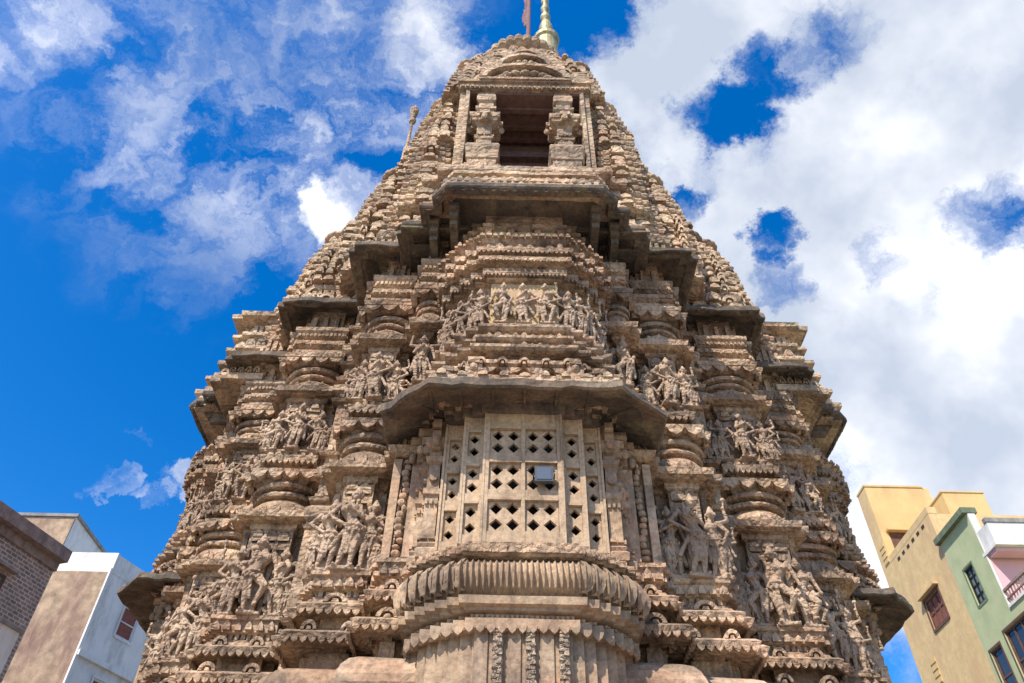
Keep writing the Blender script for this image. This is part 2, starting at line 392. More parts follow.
def make_pier(x, y, w, D, rz=0, faces='f', nf=3, dz=0.0, over=0.38, strip=False):
    pl = pier_plan(w, D, a=min(0.13, w * 0.3)); pin = offset_plan(pl, -0.07)
    mb = MB()
    # plinth, base torus and shaft, bottom to top
    mb.sweep(pl, [(0.35, GZ), (0.35, -0.6), (0.22, -0.45), (0.22, 0.3), (0.3, 0.5), (0.12, 0.75), (0.10, 1.6), (0.2, 1.8), (0.05, 2.0), (0.05, 2.2), (0.22, 2.35), (0.22, 2.45), (0.02, 2.5), (0.02, 2.70)])
    mb.sweep(pl, [(-0.06, 2.70), (-0.08, 3.42)])
    mb.sweep(pin, [(-0.05, 3.35), (-0.05, 3.9), (0.06, 3.98), (0.06, 4.03), (0.02, 4.05), (0.02, 4.10), (0.09, 4.12), (0.09, 4.26), (0.13, 4.28), (0.13, 4.33), (-0.06, 4.34), (-0.06, 5.62), (0.0, 5.66), (0.0, 5.74)])
    row(mb, pin, 0.09, 4.13, 0.13, f_leaf(0.13, 0.06))
    row(mb, pin, 0.02, 4.04, 0.08, f_dentil(0.07, 0.035))
    # block between the storeys
    mb.sweep(pl, [(-0.10, 6.40), (-0.04, 6.48), (-0.04, 6.51), (0.02, 6.52), (0.02, 6.63), (-0.12, 6.65), (-0.12, 6.76), (0.03, 6.79), (0.05, 6.86), (-0.02, 6.87), (-0.02, 6.93), (0.02, 6.95), (0.02, 6.98), (-0.13, 6.99), (-0.13, 7.96), (-0.06, 8.0), (-0.06, 8.08)])
    row(mb, pl, 0.03, 6.79, 0.09, f_tooth(0.07, 0.05))
    row(mb, pl, -0.02, 6.86, 0.12, f_leaf(0.10, 0.05))
    # upper mouldings and dark recess
    mb.sweep(pl, [(-0.05, 8.93), (-0.02, 8.97), (0.03, 9.0), (0.03, 9.08), (-0.02, 9.10), (-0.02, 9.15), (0.04, 9.18), (0.04, 9.30), (-0.03, 9.33), (-0.03, 9.37), (0.03, 9.40), (0.03, 9.47), (0.07, 9.52), (0.07, 9.60), (-0.10, 9.62), (-0.10, 10.2)])
    row(mb, pl, 0.03, 9.19, 0.10, f_leaf(0.10, 0.045)); row(mb, pl, 0.02, 9.40, 0.07, f_dentil(0.06, 0.04)); row(mb, pl, 0.0, 9.01, 0.09, f_bead(0.03))
    row(mb, pl, -0.10, 9.66, 0.22, f_dentil(0.28, 0.09, 0.35))
    # pilaster strips and little aedicules behind and over the figures
    for (z0, z1, q, o0) in ((4.34, 5.66, pin, -0.06), (6.99, 7.98, pl, -0.13)):
        for L, T in edges(offset_plan(q, o0), True, 0.2):
            n = max(2, round(L / 0.2))
            for j in range(n + 1):
                xx = L * j / n; mb.box(xx - 0.028, xx + 0.028, -0.045, 0.02, z0, z1 - random.uniform(0, 0.1), T)
            H = z1 - z0
            for j in range(n):
                xx = L * (j + 0.5) / n
                mb.box(xx - 0.085, xx + 0.085, -0.075, 0.02, z1 - 0.19, z1 - 0.13, T)
                f_leaf(0.12, 0.09)(mb, T @ Matrix.Translation((xx, 0, z1 - 0.13)), 0.2)
                mb.box(xx - 0.06, xx + 0.06, -0.05, 0.02, z1 - 0.32, z1 - 0.21, T)
                for _ in range(7):
                    rx = L * (j + random.random()) / n; rz0 = z0 + random.random() * H * 0.75; s = random.uniform(0.025, 0.06)
                    ell(mb, T @ Vector((rx, -0.01, rz0)), (s, s, s * random.uniform(0.8, 2.0)), 6)
    p = mb.build('wall_pier', M['stone'], temple, (x, rel(y), -GZ + dz), rz, jit=0.012)
    rb = MB(); rb.sweep(pl, [(0.0, 2.70), (0.14, 2.72), (0.21, 2.78), (0.25, 2.88), (0.255, 2.96), (0.23, 3.05), (0.17, 3.13), (0.08, 3.18), (-0.04, 3.20)]); rb.build('base_roll', M['plain'], p, jit=0.012)
    # bell capitals with rings, square slab under each
    for (zb, zs) in ((5.74, 1.0), (8.08, 0.92)):
        mb = MB(); c = w + 0.02; r = w
        mb.sweep(pl, [(0.02, zb), (0.10, zb + 0.03), (0.12, zb + 0.12), (0.03, zb + 0.14)])
        h = lambda t: zb + 0.14 + t * zs
        mb.lathe(0, c, [(r * 1.04, h(0)), (r * 1.09, h(0.03)), (r * 1.08, h(0.10)), (r * 1.02, h(0.18)), (r * 0.90, h(0.25)), (r * 0.78, h(0.28)), (r * 0.78, h(0.31)), (r * 0.97, h(0.32)), (r * 1.0, h(0.35)), (r * 0.97, h(0.39)), (r * 0.78, h(0.40)), (r * 0.78, h(0.44)), (r * 1.05, h(0.45)), (r * 1.09, h(0.49)), (r * 1.05, h(0.53)), (r * 0.80, h(0.55)), (r * 0.80, h(0.66))], 32)
        for k in range(18):                                   # carved leaves round the bell
            a = 2 * pi * k / 18; T = Matrix.Translation((r * 1.06 * sin(a), c - r * 1.06 * cos(a), h(0.02))) @ Matrix.Rotation(a, 4, 'Z')
            f_leaf(0.17 * zs, 0.05)(mb, T, r * 0.33)
        mb.sweep(pl, [(-0.06, h(0.60)), (0.02, h(0.62)), (0.09, h(0.66)), (0.10, h(0.70)), (0.0, h(0.72))] if zb < 7 else
                     [(-0.06, h(0.62)), (0.03, h(0.68)), (0.10, h(0.70)), (0.12, h(0.78)), (0.0, h(0.80))])
        row(mb, pl, 0.09, h(0.66 if zb < 7 else 0.70), 0.24, f_tooth(0.12, 0.09))
        mb.build('capital', M['stone'], p, jit=0.010)
    # scalloped lower cornices
    for zc, o in ((3.84, 0.12), (3.48, 0.20)):
        mb = MB()
        mb.sweep(pl, [(0.0, zc), (o, zc), (o + 0.02, zc + 0.05), (o - 0.03, zc + 0.09), (o - 0.08, zc + 0.11), (0.02, zc + 0.15), (-0.05, zc + 0.16)])
        row(mb, pl, o, zc + 0.005, 0.10, f_tooth(0.07, 0.04)); row(mb, pl, o - 0.06, zc + 0.09, 0.5, f_gav(0.11, 0.05, 0.2), minlen=0.4)
        mb.build('scalloped_cornice', M['stone'], p, jit=0.010)
    # top eave
    mb = MB()
    mb.sweep(pl, [(-0.04, 10.16), (over * 0.55, 10.02), (over * 0.6, 9.99), (over, 9.965), (over + 0.02, 9.98), (over + 0.01, 10.09), (over - 0.04, 10.12), (over * 0.7, 10.19), (0.05, 10.27), (0.0, 10.45)], caps=True, seg=0.12)
    row(mb, pl, over - 0.02, 9.96, 0.23, f_dentil(0.05, 0.02, 0.35))
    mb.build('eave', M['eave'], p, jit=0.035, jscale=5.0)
    if strip:                                                 # plain band and a strip of tiny carvings instead of figures
        mb = MB()
        mb.box(-0.20, -0.05, -0.05, 0.1, 4.34, 5.70) if x > 0 else mb.box(0.05, 0.20, -0.05, 0.1, 4.34, 5.70)
        mb.box(0.09, 0.19, -0.03, 0.1, 4.34, 5.70) if x > 0 else mb.box(-0.19, -0.09, -0.03, 0.1, 4.34, 5.70)
        cx0 = 0.02 if x > 0 else -0.02
        for q in range(16): ell(mb, (cx0 + random.uniform(-.03, .03), -0.0, 4.4 + q * 0.085), (random.uniform(.03, .06), 0.05, random.uniform(.03, .06)), 7)
        mb.build('carved_jamb', M['plain'], p, jit=0.006)
    else: figure_row(p, w, 4.36, 1.12, nf, faces, D)
    figure_row(p, w, 6.99, 0.88, nf, faces, D)
    return p

# core body that the piers stand against
half = [(1.10, 8.35), (1.50, 8.35), (1.50, 8.95), (2.25, 8.95), (2.25, 9.60), (2.95, 9.60), (2.95, 10.1), (3.57, 10.1)]
def to_full(h):
    q = [(x, rel(y)) for x, y in h]                           # right half of the front, from the axis outwards
    q = q + [(-y, -x) for x, y in reversed(q)]                # mirrored on the diagonal: right side, front half
    out = []
    for k in range(4):
        for x, y in q:
            a = k * pi / 2; c, s = round(cos(a)), round(sin(a)); out.append((x * c - y * s, x * s + y * c))
    return out
core_plan = to_full(half)
mb = MB()
mb.sweep(core_plan, [(0.55, GZ), (0.5, -0.5), (0.1, 0), (0.1, 2.5), (0.0, 2.6), (0.0, 4.2), (0.05, 4.25), (0.05, 5.7), (0.1, 5.75), (0.1, 5.9), (0.0, 6.0), (0.0, 6.4), (0.07, 6.5), (0.07, 6.6), (0.0, 6.7), (0.0, 8.0), (0.1, 8.1), (0.1, 8.2), (0.0, 8.3), (0.0, 8.9), (0.1, 9.0), (0.1, 9.1), (0.0, 9.2), (0.0, 10.25)], seg=0.3)
for z in (3.4, 3.9, 4.3, 5.66, 6.1, 6.5, 6.9, 7.96, 8.4, 8.75, 9.15, 9.6):
    mb.sweep(core_plan, [(-0.02, z - 0.08), (0.07, z - 0.07), (0.10, z - 0.02), (-0.02, z + 0.02)], seg=0.4, caps=False)
    row(mb, core_plan, 0.0, z + 0.03, 0.12, f_dentil(0.10, 0.06) if random.random() < .5 else f_leaf(0.16, 0.07), minlen=0.15)
mb.build('wall_core', M['stone'], temple, ZL)

# piers: front faces, corner piers, and the same standing on the two sides
for s in (-1, 1):
    make_pier(s * 2.10, 8.40, 0.42, 1.25, faces='f', nf=3, dz=0.0)
    make_pier(s * 3.50, 9.65, 0.53, 1.06, faces='f', nf=3, dz=0.006, over=0.32)
    make_pier(s * 1.42, 8.03, 0.23, 1.0, faces='f', nf=1, dz=-0.010, over=0.40, strip=True)
    # on the flank of the building, stepping back towards the side bay
    make_pier(s * 4.66, 11.10, 0.46, 1.1, faces='f', nf=3, dz=0.003, over=0.34)
    make_pier(s * 5.48, 12.02, 0.27, 1.0, faces='f', nf=2, dz=-0.013, over=0.34)
    rz = R(-90) if s < 0 else R(90)
    make_pier(s * (CY - 8.40), CY - 2.10, 0.42, 0.7, rz, faces='', dz=0.009)
    make_pier(s * (CY - 7.95), CY - 1.36, 0.25, 0.7, rz, faces='', dz=-0.022, over=0.36)

# ---- central bay (balcony) : stepped convex plan
def bay_plan(facets, back):
    """facets: list of (half width, y front) from the axis outward"""
    right = []; 
    for i, (hw, y) in enumerate(facets):
        if i: right.append((facets[i - 1][0], rel(y)))
        right.append((hw, rel(y)))
    right.append((facets[-1][0], rel(back)))
    return [(-x, y) for x, y in reversed(right)] + right
BP = bay_plan([(0.46, 7.35), (0.58, 7.41), (0.70, 7.475), (0.81, 7.545), (0.92, 7.63), (1.02, 7.74), (1.10, 7.87)], 8.9)
mb = MB()
mb.sweep(BP, [(0.4, GZ), (0.4, -0.4), (0.2, -0.2), (0.2, 0.6), (0.35, 0.8), (0.1, 1.0), (0.02, 1.1), (0.02, 3.20)])
strips = []                                                    # pilaster strips on the pedestal
for L, T in edges(offset_plan(BP, 0.02), True, 0.15):
    k = max(1, round(L / 0.17)); st = L / k
    for j in range(k):
        wd = st * (0.30 if j % 2 else 0.40); dd = 0.05 if j % 2 else 0.025
        mb.box((j + .5) * st - wd, (j + .5) * st + wd, -dd, 0.02, 1.2, 3.2, T)
        if j % 2: strips.append((T.copy(), (j + .5) * st, wd, dd))
mb.sweep(BP, [(0.03, 3.19), (0.10, 3.20), (0.10, 3.30), (0.05, 3.32), (0.05, 3.36), (0.12, 3.37), (0.12, 3.40), (0.17, 3.42), (0.18, 3.50), (0.08, 3.53)])
row(mb, BP, 0.105, 3.225, 0.10, f_tooth(0.075, 0.04)); row(mb, BP, 0.06, 3.33, 0.05, f_bead(0.018))
bay = mb.build('balcony', M['band'], temple, ZL)
for T, x, wd, dd in strips:
    mb = MB(); mb.box(x - wd * 0.85, x + wd * 0.85, -dd - 0.012, -dd + 0.01, 1.25, 3.19, T)
    for q in range(44):
        zz = 1.3 + q * 0.0435; f_leaf(0.05, 0.02)(mb, T @ Matrix.Translation((x + 0.02 * (-1) ** q, -dd - 0.008, zz)), wd * 1.5)
    mb.build('carved_strip', M['filigree'], bay, jit=0.004)
mb = MB()                                                      # lotus petal roll
mb.sweep(BP, [(0.06, 3.52), (0.12, 3.53), (0.17, 3.58), (0.205, 3.66), (0.21, 3.74), (0.18, 3.82), (0.13, 3.88), (0.08, 3.92), (0.0, 3.93)])
for L, T in edges(offset_plan(BP, 0.20), True, 0.05):
    k = max(1, round(L / 0.06)); st = L / k
    for j in range(k):
        x = (j + .5) * st; w = st * 0.36; d = random.uniform(0.0, 0.018)
        prof = [(0.07, 3.54), (0.14, 3.58), (0.175, 3.66), (0.18, 3.74), (0.15, 3.82), (0.09, 3.885)]
        vs = []
        for o, z in prof: vs += [tuple(T @ Vector((x - w, 0.17 - o, z))), tuple(T @ Vector((x, 0.125 - o - d, z))), tuple(T @ Vector((x + w, 0.17 - o, z)))]
        fs = []
        for q in range(len(prof) - 1):
            for c in (0, 1): fs.append((q * 3 + c, q * 3 + c + 1, q * 3 + c + 4, q * 3 + c + 3))
        mb.add(vs, fs)
mb.build('lotus_moulding', M['band'], bay, jit=0.006)
mb = MB()
mb.sweep(BP, [(0.0, 3.93), (0.15, 3.94), (0.18, 3.97), (0.18, 4.05), (0.12, 4.07), (0.12, 4.12), (0.04, 4.15), (-0.2, 4.16)])
row(mb, BP, 0.175, 3.965, 0.08, f_leaf(0.08, 0.03))
mb.build('carved_sill', M['stone'], bay)
# lattice panels with real holes
def unit(mb, T, x, z, w, h, dr, y=0.0, t=0.06):
    """square plate with a diamond hole through it"""
    c = [(x, z), (x + w, z), (x + w, z + h), (x, z + h)]; cx, cz = x + w / 2, z + h / 2
    d = [(cx, cz - dr), (cx + dr, cz), (cx, cz + dr), (cx - dr, cz)]
    vs = [(a, y, b) for a, b in c] + [(a, y, b) for a, b in d] + [(a, y + t, b) for a, b in d] + [(a, y + t, b) for a, b in c]
    fs = [(0, 1, 4), (1, 2, 5), (2, 3, 6), (3, 0, 7), (0, 4, 7), (1, 5, 4), (2, 6, 5), (3, 7, 6)]
    fs += [(4, 5, 9, 8), (5, 6, 10, 9), (6, 7, 11, 10), (7, 4, 8, 11)]
    fs += [(12, 8, 13), (13, 9, 14), (14, 10, 15), (15, 11, 12), (12, 11, 8), (13, 8, 9), (14, 9, 10), (15, 10, 11)]
    mb.add([tuple(T @ Vector(v)) for v in vs], fs)
def lattice(x0, x1, yf, cols, holes, parent):
    mb = MB(); T = Matrix.Translation((0, rel(yf), 0)); z0, z1 = 4.16, 5.95
    fw = 0.045 if cols > 1 else 0.035
    zs = [4.24, 4.78, 5.32, 5.80]
    zr = [(4.33, 4.73), (4.86, 5.24), (5.37, 5.73)]
    W = (x1 - x0); cw = (W - fw * (cols + 1)) / cols
    for c in range(cols + 1):
        xx = x0 + c * (cw + fw); mb.box(xx, xx + fw, -0.002 - 0.002 * c, 0.09, z0, z1, T)
    for a, b in ((z0, 4.33), (4.73, 4.86), (5.24, 5.37), (5.73, z1)):
        for c in range(cols):
            xx = x0 + fw + c * (cw + fw); mb.box(xx - .001, xx + cw + .001, 0.004, 0.088, a, b, T)
    for a, b in zr:
        for c in range(cols):
            xx = x0 + fw + c * (cw + fw); hx = cw / holes; hz = (b - a) / 2
            for i in range(holes):
                for j in range(2): unit(mb, T, xx + i * hx, a + j * hz, hx, hz, min(hx, hz) * 0.40, 0.035, 0.05)
            mb.box(xx - .001, xx + cw + .001, -0.015, 0.03, b - 0.012, b + 0.02, T)
    return mb.build('lattice_window', M['jali'], parent, jit=0.007, )
lattice(-0.44, 0.44, 7.37, 2, 2, bay)
for s in (-1, 1):
    for a, b, y in ((0.47, 0.70, 7.46), (0.72, 0.93, 7.62)):
        lattice(*( (a, b) if s > 0 else (-b, -a)), y, 1, 1, bay)
mb = MB()                                                      # side reveals between panels and a solid block painted dark for the unlit room
for s in (-1, 1):
    for x, y0, y1 in ((0.455, 7.36, 7.60), (0.71, 7.45, 7.76), (0.945, 7.60, 7.98)):
        mb.box(s * x - 0.014, s * x + 0.014, rel(y0), rel(y1), 4.15, 5.97)
mb.build('panel_jamb', M['jali'], bay, jit=0.003)
mb = MB(); mb.box(-0.93, 0.93, rel(7.85), rel(8.9), 4.17, 5.96); mb.box(-0.44, 0.44, rel(7.6), rel(7.86), 4.17, 5.96); mb.build('dark_fill_behind_lattice', M['dark'], bay, jit=0)
def column(x, y, w, z0, z1, parent, mat='plain', bracket=True):
    mb = MB(); T = Matrix.Translation((x, rel(y), 0)); p = [(-w, -w), (w, -w), (w, w), (-w, w)]; p = [(a + x, b + rel(y)) for a, b in p]; H = z1 - z0
    def Z(t): return z0 + H * t
    mb.sweep(p, [(0.03, Z(0)), (0.04, Z(.05)), (0.0, Z(.07)), (0.02, Z(.09)), (-.01, Z(.11)), (-.01, Z(.42)), (0.02, Z(.43)), (0.02, Z(.47)), (-.01, Z(.48)), (-.02, Z(.66)), (0.02, Z(.68)), (0.03, Z(.71)), (-.01, Z(.73)), (-.01, Z(.78)), (0.05, Z(.81)), (0.05, Z(.86)), (0.0, Z(.87)), (0.0, Z(1.0))])
    if bracket:
        for a in (0, 90, -90, 180):
            t = Matrix.Translation((x, rel(y), 0)) @ Matrix.Rotation(R(a), 4, 'Z')
            for k in range(3): mb.box(-w * 0.6, w * 0.6, -w - 0.06 - 0.05 * k, -w + 0.02, Z(.76 + .07 * k), Z(.82 + .07 * k), t)
            ell(mb, t @ Vector((0, -w - 0.12, Z(.80))), (0.05, 0.05, 0.07), 8)
    row(mb, p, 0.0, Z(.12), 0.09, f_leaf(0.07, 0.03)); row(mb, p, 0.0, Z(.36), 0.06, f_dentil(0.06, 0.02)); row(mb, p, -0.005, Z(.55), 0.12, f_bead(0.05))
    return mb.build('column', M[mat], parent, jit=0.006)
for s in (-1, 1):
    column(s * 1.055, 7.74, 0.085, 4.15, 6.02, bay); column(s * 1.19, 7.92, 0.06, 4.15, 6.02, bay)
# balcony eave: octagonal, deep, with ribs below
EP = [(-1.74, rel(8.5)), (-1.74, rel(7.42)), (-1.14, rel(6.88)), (1.14, rel(6.88)), (1.74, rel(7.42)), (1.74, rel(8.5))]
mb = MB()
mb.sweep(EP, [(-0.95, 6.18), (-0.45, 6.07), (-0.10, 5.985), (0.0, 5.95), (0.03, 5.97), (0.02, 6.07), (-0.12, 6.12), (-0.35, 6.17), (-0.5, 6.22)], seg=0.14)
for L, T in edges(EP, True):
    k = max(2, round(L / 0.4))
    for j in range(k + 1):
        x = L * j / k
        mb.add([tuple(T @ Vector(v)) for v in ((x - .015, 0.02, 5.96), (x + .015, 0.02, 5.96), (x + .015, 0.8, 6.10), (x - .015, 0.8, 6.10), (x - .015, 0.02, 6.01), (x + .015, 0.02, 6.01), (x + .015, 0.8, 6.16), (x - .015, 0.8, 6.16))],
               [(0, 1, 5, 4), (0, 3, 2, 1), (0, 4, 7, 3), (1, 2, 6, 5)])
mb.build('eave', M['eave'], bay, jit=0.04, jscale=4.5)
mb = MB()
mb.box(-1.15, 1.15, rel(6.89), rel(7.4), 6.085, 6.16)
for j in range(9): f_leaf(0.09, 0.05)(mb, Matrix.Translation((-1.0 + j * 0.25, rel(6.91), 6.15)), 0.18)
mb.build('roof_slab', M['spire'], bay)
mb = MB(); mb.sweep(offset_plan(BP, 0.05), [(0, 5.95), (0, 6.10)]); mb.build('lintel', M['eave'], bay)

# ---- upper storey of the bay
UP = bay_plan([(0.52, 7.20), (0.69, 7.29), (0.85, 7.40), (0.99, 7.55), (1.12, 7.74)], 8.6)
mb = MB()
mb.sweep(UP, [(0.0, 6.08), (0.0, 6.30), (0.06, 6.32), (0.06, 6.36), (0.0, 6.38), (0.0, 6.42), (0.10, 6.45), (0.15, 6.50), (0.15, 6.56), (0.10, 6.60), (-0.05, 6.62), (-0.05, 6.72), (0.14, 6.74), (0.17, 6.77), (0.17, 6.82), (0.03, 6.85), (0.03, 6.94), (0.09, 6.96), (0.12, 6.99), (0.12, 7.03), (0.0, 7.05), (0.0, 7.16), (0.06, 7.18), (0.09, 7.22), (0.09, 7.27), (-0.06, 7.29), (-0.06, 8.22),
              (0.02, 8.24), (0.02, 8.30), (0.08, 8.32), (0.08, 8.40), (0.03, 8.42), (0.03, 8.47), (0.15, 8.50), (0.15, 8.60), (0.08, 8.62), (0.08, 8.66), (0.18, 8.70), (0.18, 8.78), (0.10, 8.80), (0.05, 8.9), (0.10, 8.95), (0.14, 9.02), (0.14, 9.06), (-0.25, 9.10)])
UC = bay_plan([(0.62, 7.50), (0.86, 7.66), (1.02, 7.9)], 8.6)
mb.sweep(UC, [(0, 9.0), (0, 9.95), (0, 10.5)])
row(mb, UP, 0.155, 6.46, 0.26, f_gav(0.10, 0.05, 0.25)); row(mb, UP, 0.14, 6.44, 0.34, f_tooth(0.10, 0.08))
row(mb, UP, 0.10, 6.08, 0.28, f_dentil(0.20, 0.09, 0.45))
row(mb, UP, 0.03, 6.86, 0.10, f_leaf(0.09, 0.06)); row(mb, UP, 0.0, 7.06, 0.11, f_leaf(0.11, 0.06))
row(mb, UP, 0.08, 8.31, 0.055, f_tooth(0.05, 0.03)); row(mb, UP, 0.15, 8.51, 0.09, f_bead(0.035)); row(mb, UP, 0.18, 8.70, 0.07, f_tooth(0.05, 0.03)); row(mb, UP, 0.07, 8.82, 0.14, f_leaf(0.11, 0.06)); row(mb, UP, 0.16, 9.02, 0.10, f_leaf(0.09, 0.04))
for L, T in edges(UC, True, 0.15):
    k = max(1, round(L / 0.4))
    for j in range(k + 1):
        x = min(max(L * j / k, 0.05), L - 0.05); mb.box(x - 0.05, x + 0.05, -0.07, 0.02, 9.14, 9.72, T); mb.box(x - 0.09, x + 0.09, -0.12, 0.02, 9.72, 9.80, T); mb.box(x - 0.07, x + 0.07, -0.09, 0.02, 9.15, 9.24, T)
ub = mb.build('upper_bay', M['stone'], temple, ZL)
mb = MB(); T = Matrix.Translation((0, rel(7.255), 0))
mb.box(-0.47, 0.47, -0.012, 0.03, 7.30, 8.20, T); mb.build('ochre_panel', M['ochre'], ub, jit=0.002)
mb = MB()
mb.box(-0.60, 0.60, rel(7.485), rel(7.53), 9.12, 9.72)
for j in range(12): f_leaf(0.16, 0.05)(mb, Matrix.Translation((-0.42 + (j % 6) * 0.168, rel(7.485), 9.20 + 0.24 * (j // 6))), 0.15)
mb.build('carved_panel', M['ochre'], ub, jit=0.004)
for x in (-0.31, 0.0, 0.31): place_fig(ub, x, rel(7.17), 7.34, 0.80, wide=0.95)
for s in (-1, 1):
    for x, y in ((0.60, 7.26), (0.77, 7.37), (0.92, 7.50), (1.05, 7.68)): place_fig(ub, s * x, rel(y), 7.30, 0.80, rz=s * R(18), wide=0.9)
    for x, y in ((1.14, 7.92),): place_fig(ub, s * x, rel(y), 7.30, 0.78, rz=s * R(60), wide=0.9)
for k in range(2):                                             # small brackets either side on the balcony roof
    for s in (-1, 1):
        mb = MB(); mb.box(-0.1, 0.1, -0.12, 0.1, 6.14, 6.34); mb.box(-0.07, 0.07, -0.16, 0.1, 6.34, 6.42); ell(mb, (0, -0.1, 6.3), (.06, .06, .08), 8)
        mb.build('bracket', M['stone'], ub, (s * (0.62 + 0.32 * k), rel(7.02 + 0.17 * k), 0))

# ---- big canopy eave over the bay
CP = [(-1.95, rel(8.3)), (-1.95, rel(7.62)), (-1.66, rel(7.62)), (-1.66, rel(7.25)), (-1.45, rel(7.25)), (-1.45, rel(7.08)), (-1.22, rel(6.86)), (1.22, rel(6.86)), (1.45, rel(7.08)), (1.45, rel(7.25)), (1.66, rel(7.25)), (1.66, rel(7.62)), (1.95, rel(7.62)), (1.95, rel(8.3))]
mb = MB()
mb.sweep(CP, [(-0.5, 10.55), (-0.30, 10.5), (-0.16, 10.2), (-0.13, 9.97), (-0.10, 9.97), (0.0, 9.99), (0.02, 10.02), (0.02, 10.10), (-0.10, 10.13)])
row(mb, CP, -0.02, 10.0, 0.16, f_tooth(0.05, 0.05))
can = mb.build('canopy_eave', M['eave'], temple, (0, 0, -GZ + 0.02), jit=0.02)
mb = MB()
mb.sweep(CP, [(-0.3, 10.11), (-0.02, 10.12), (-0.03, 10.19), (-0.12, 10.24), (-0.16, 10.32), (-0.10, 10.34), (-0.10, 10.42), (-0.22, 10.5), (-0.24, 10.64), (-0.18, 10.66), (-0.18, 10.74), (-0.34, 10.84), (-0.6, 10.9)], caps=False)
row(mb, CP, -0.10, 10.2, 0.13, f_leaf(0.13, 0.05)); row(mb, CP, -0.20, 10.5, 0.14, f_bead(0.05))
mb.build('roof_courses', M['spire'], can, jit=0.02)
for s in (-1, 1):
    for x, y in ((1.12, 7.35), (1.45, 7.66)):
        mb = MB()
        for k in range(3): mb.box(s * x - 0.06 - .01 * k, s * x + 0.06 + .01 * k, rel(y) - 0.09 * k, rel(8.1), 9.70 + k * 0.11, 9.812 + k * 0.11)
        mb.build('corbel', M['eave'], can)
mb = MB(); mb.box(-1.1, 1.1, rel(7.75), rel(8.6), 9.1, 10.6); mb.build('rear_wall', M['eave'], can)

# ---- spire niche above
NP = [(-1.42, rel(9.6)), (-1.42, rel(7.95)), (1.42, rel(7.95)), (1.42, rel(9.6))]
mb = MB()
ST = [(-1.75, rel(9.6)), (-1.75, rel(8.05)), (-1.45, rel(8.05)), (-1.45, rel(7.82)), (1.45, rel(7.82)), (1.45, rel(8.05)), (1.75, rel(8.05)), (1.75, rel(9.6))]
mb.sweep(ST, [(-0.3, 10.7), (-0.05, 10.9), (-0.05, 11.1), (0.03, 11.15), (0.03, 11.25), (-0.08, 11.3), (-0.08, 11.5), (0.0, 11.55), (0.0, 11.75), (0.10, 11.78), (0.12, 11.82), (0.12, 11.94), (-0.1, 11.96)])
row(mb, ST, -0.02, 11.3, 0.16, f_leaf(0.16, 0.06)); row(mb, ST, 0.0, 11.56, 0.14, f_bead(0.06))
niche = mb.build('spire_niche', M['spire'], temple, ZL)
mb = MB()                                                      # the surround: jambs, lintel, floor, back wall
mb.box(-1.36, -1.16, rel(8.0), rel(9.6), 11.95, 15.25); mb.box(1.16, 1.36, rel(8.0), rel(9.6), 11.95, 15.25)
for s in (-1, 1): mb.box(s * 1.20 - 0.04, s * 1.20 + 0.04, rel(7.94), rel(8.05), 11.95, 15.2)
mb.box(-1.38, 1.38, rel(7.90), rel(9.6), 15.2, 15.42); mb.box(-1.42, 1.42, rel(7.84), rel(8.2), 15.40, 15.50)
row(mb, [(-1.37, rel(7.9)), (1.37, rel(7.9)), (1.37, rel(9)), (-1.37, rel(9))], 0.0, 15.24, 0.1, f_bead(0.04))
mb.build('niche_frame', M['spire'], niche)
mb = MB()
mb.box(-1.18, 1.18, rel(9.2), rel(9.5), 11.9, 15.22)
for z, y in ((12.1, 8.8), (12.5, 8.95), (13.4, 9.05), (14.4, 9.05)): mb.box(-0.85, 0.85, rel(y), rel(9.3), z, z + 0.2)
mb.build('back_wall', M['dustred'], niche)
mb = MB(); mb.box(-1.17, 1.17, rel(8.0), rel(9.3), 15.12, 15.21)
for y in (8.3, 8.7, 9.0): mb.box(-1.16, 1.16, rel(y), rel(y + 0.1), 15.03, 15.15)
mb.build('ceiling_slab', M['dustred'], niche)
for s in (-1, 1):
    x = s * 0.80; y = rel(8.05)
    mb = MB()
    q = lambda w: [(x - w, y - w + 0.1), (x + w, y - w + 0.1), (x + w, y + w + 0.1), (x - w, y + w + 0.1)]
    mb.sweep(q(0.31), [(0, 11.95), (0.05, 12.0), (0.05, 12.12), (0, 12.14), (-0.04, 12.2), (-0.04, 12.42)])
    row(mb, q(0.27), 0.0, 12.2, 0.13, f_leaf(0.22, 0.05)); row(mb, q(0.31), 0.03, 12.08, 0.09, f_tooth(0.08, 0.04))
    mb.sweep(q(0.30), [(-0.03, 12.42), (0.0, 12.45), (0.0, 12.62), (0.03, 12.85), (0.0, 12.95), (-0.05, 13.0)])
    mb.sweep(q(0.15), [(0.04, 13.0), (0, 13.1), (0, 13.3), (0.03, 13.33), (0.03, 13.4), (0, 13.42), (0, 13.8), (0.03, 13.85), (0.1, 13.9), (0.12, 13.98), (0, 14.0)])
    row(mb, q(0.15), 0.0, 13.12, 0.13, f_leaf(0.16, 0.05)); row(mb, q(0.15), 0.0, 13.5, 0.16, f_bead(0.07))
    for a in (0, 90, -90):
        t = Matrix.Translation((x, y + 0.1, 0)) @ Matrix.Rotation(R(a), 4, 'Z')
        mb.box(-0.10, 0.10, -0.36, -0.1, 13.98, 14.1, t); mb.box(-0.08, 0.08, -0.29, -0.1, 13.86, 13.99, t); ell(mb, t @ Vector((0, -0.33, 13.9)), (.07, .05, .11), 8)
    mb.sweep(q(0.15), [(0.14, 13.98), (0.16, 14.1), (0.02, 14.14), (0.02, 14.4), (0.06, 14.44), (0.06, 14.52), (0, 14.54), (0, 14.75), (0.05, 14.8), (0.05, 14.95), (0, 15.22)])
    mb.build('column', M['spire'], niche, jit=0.01)
mb = MB(); mb.box(-0.5, 0.5, rel(7.98), rel(8.1), 11.95, 12.12)
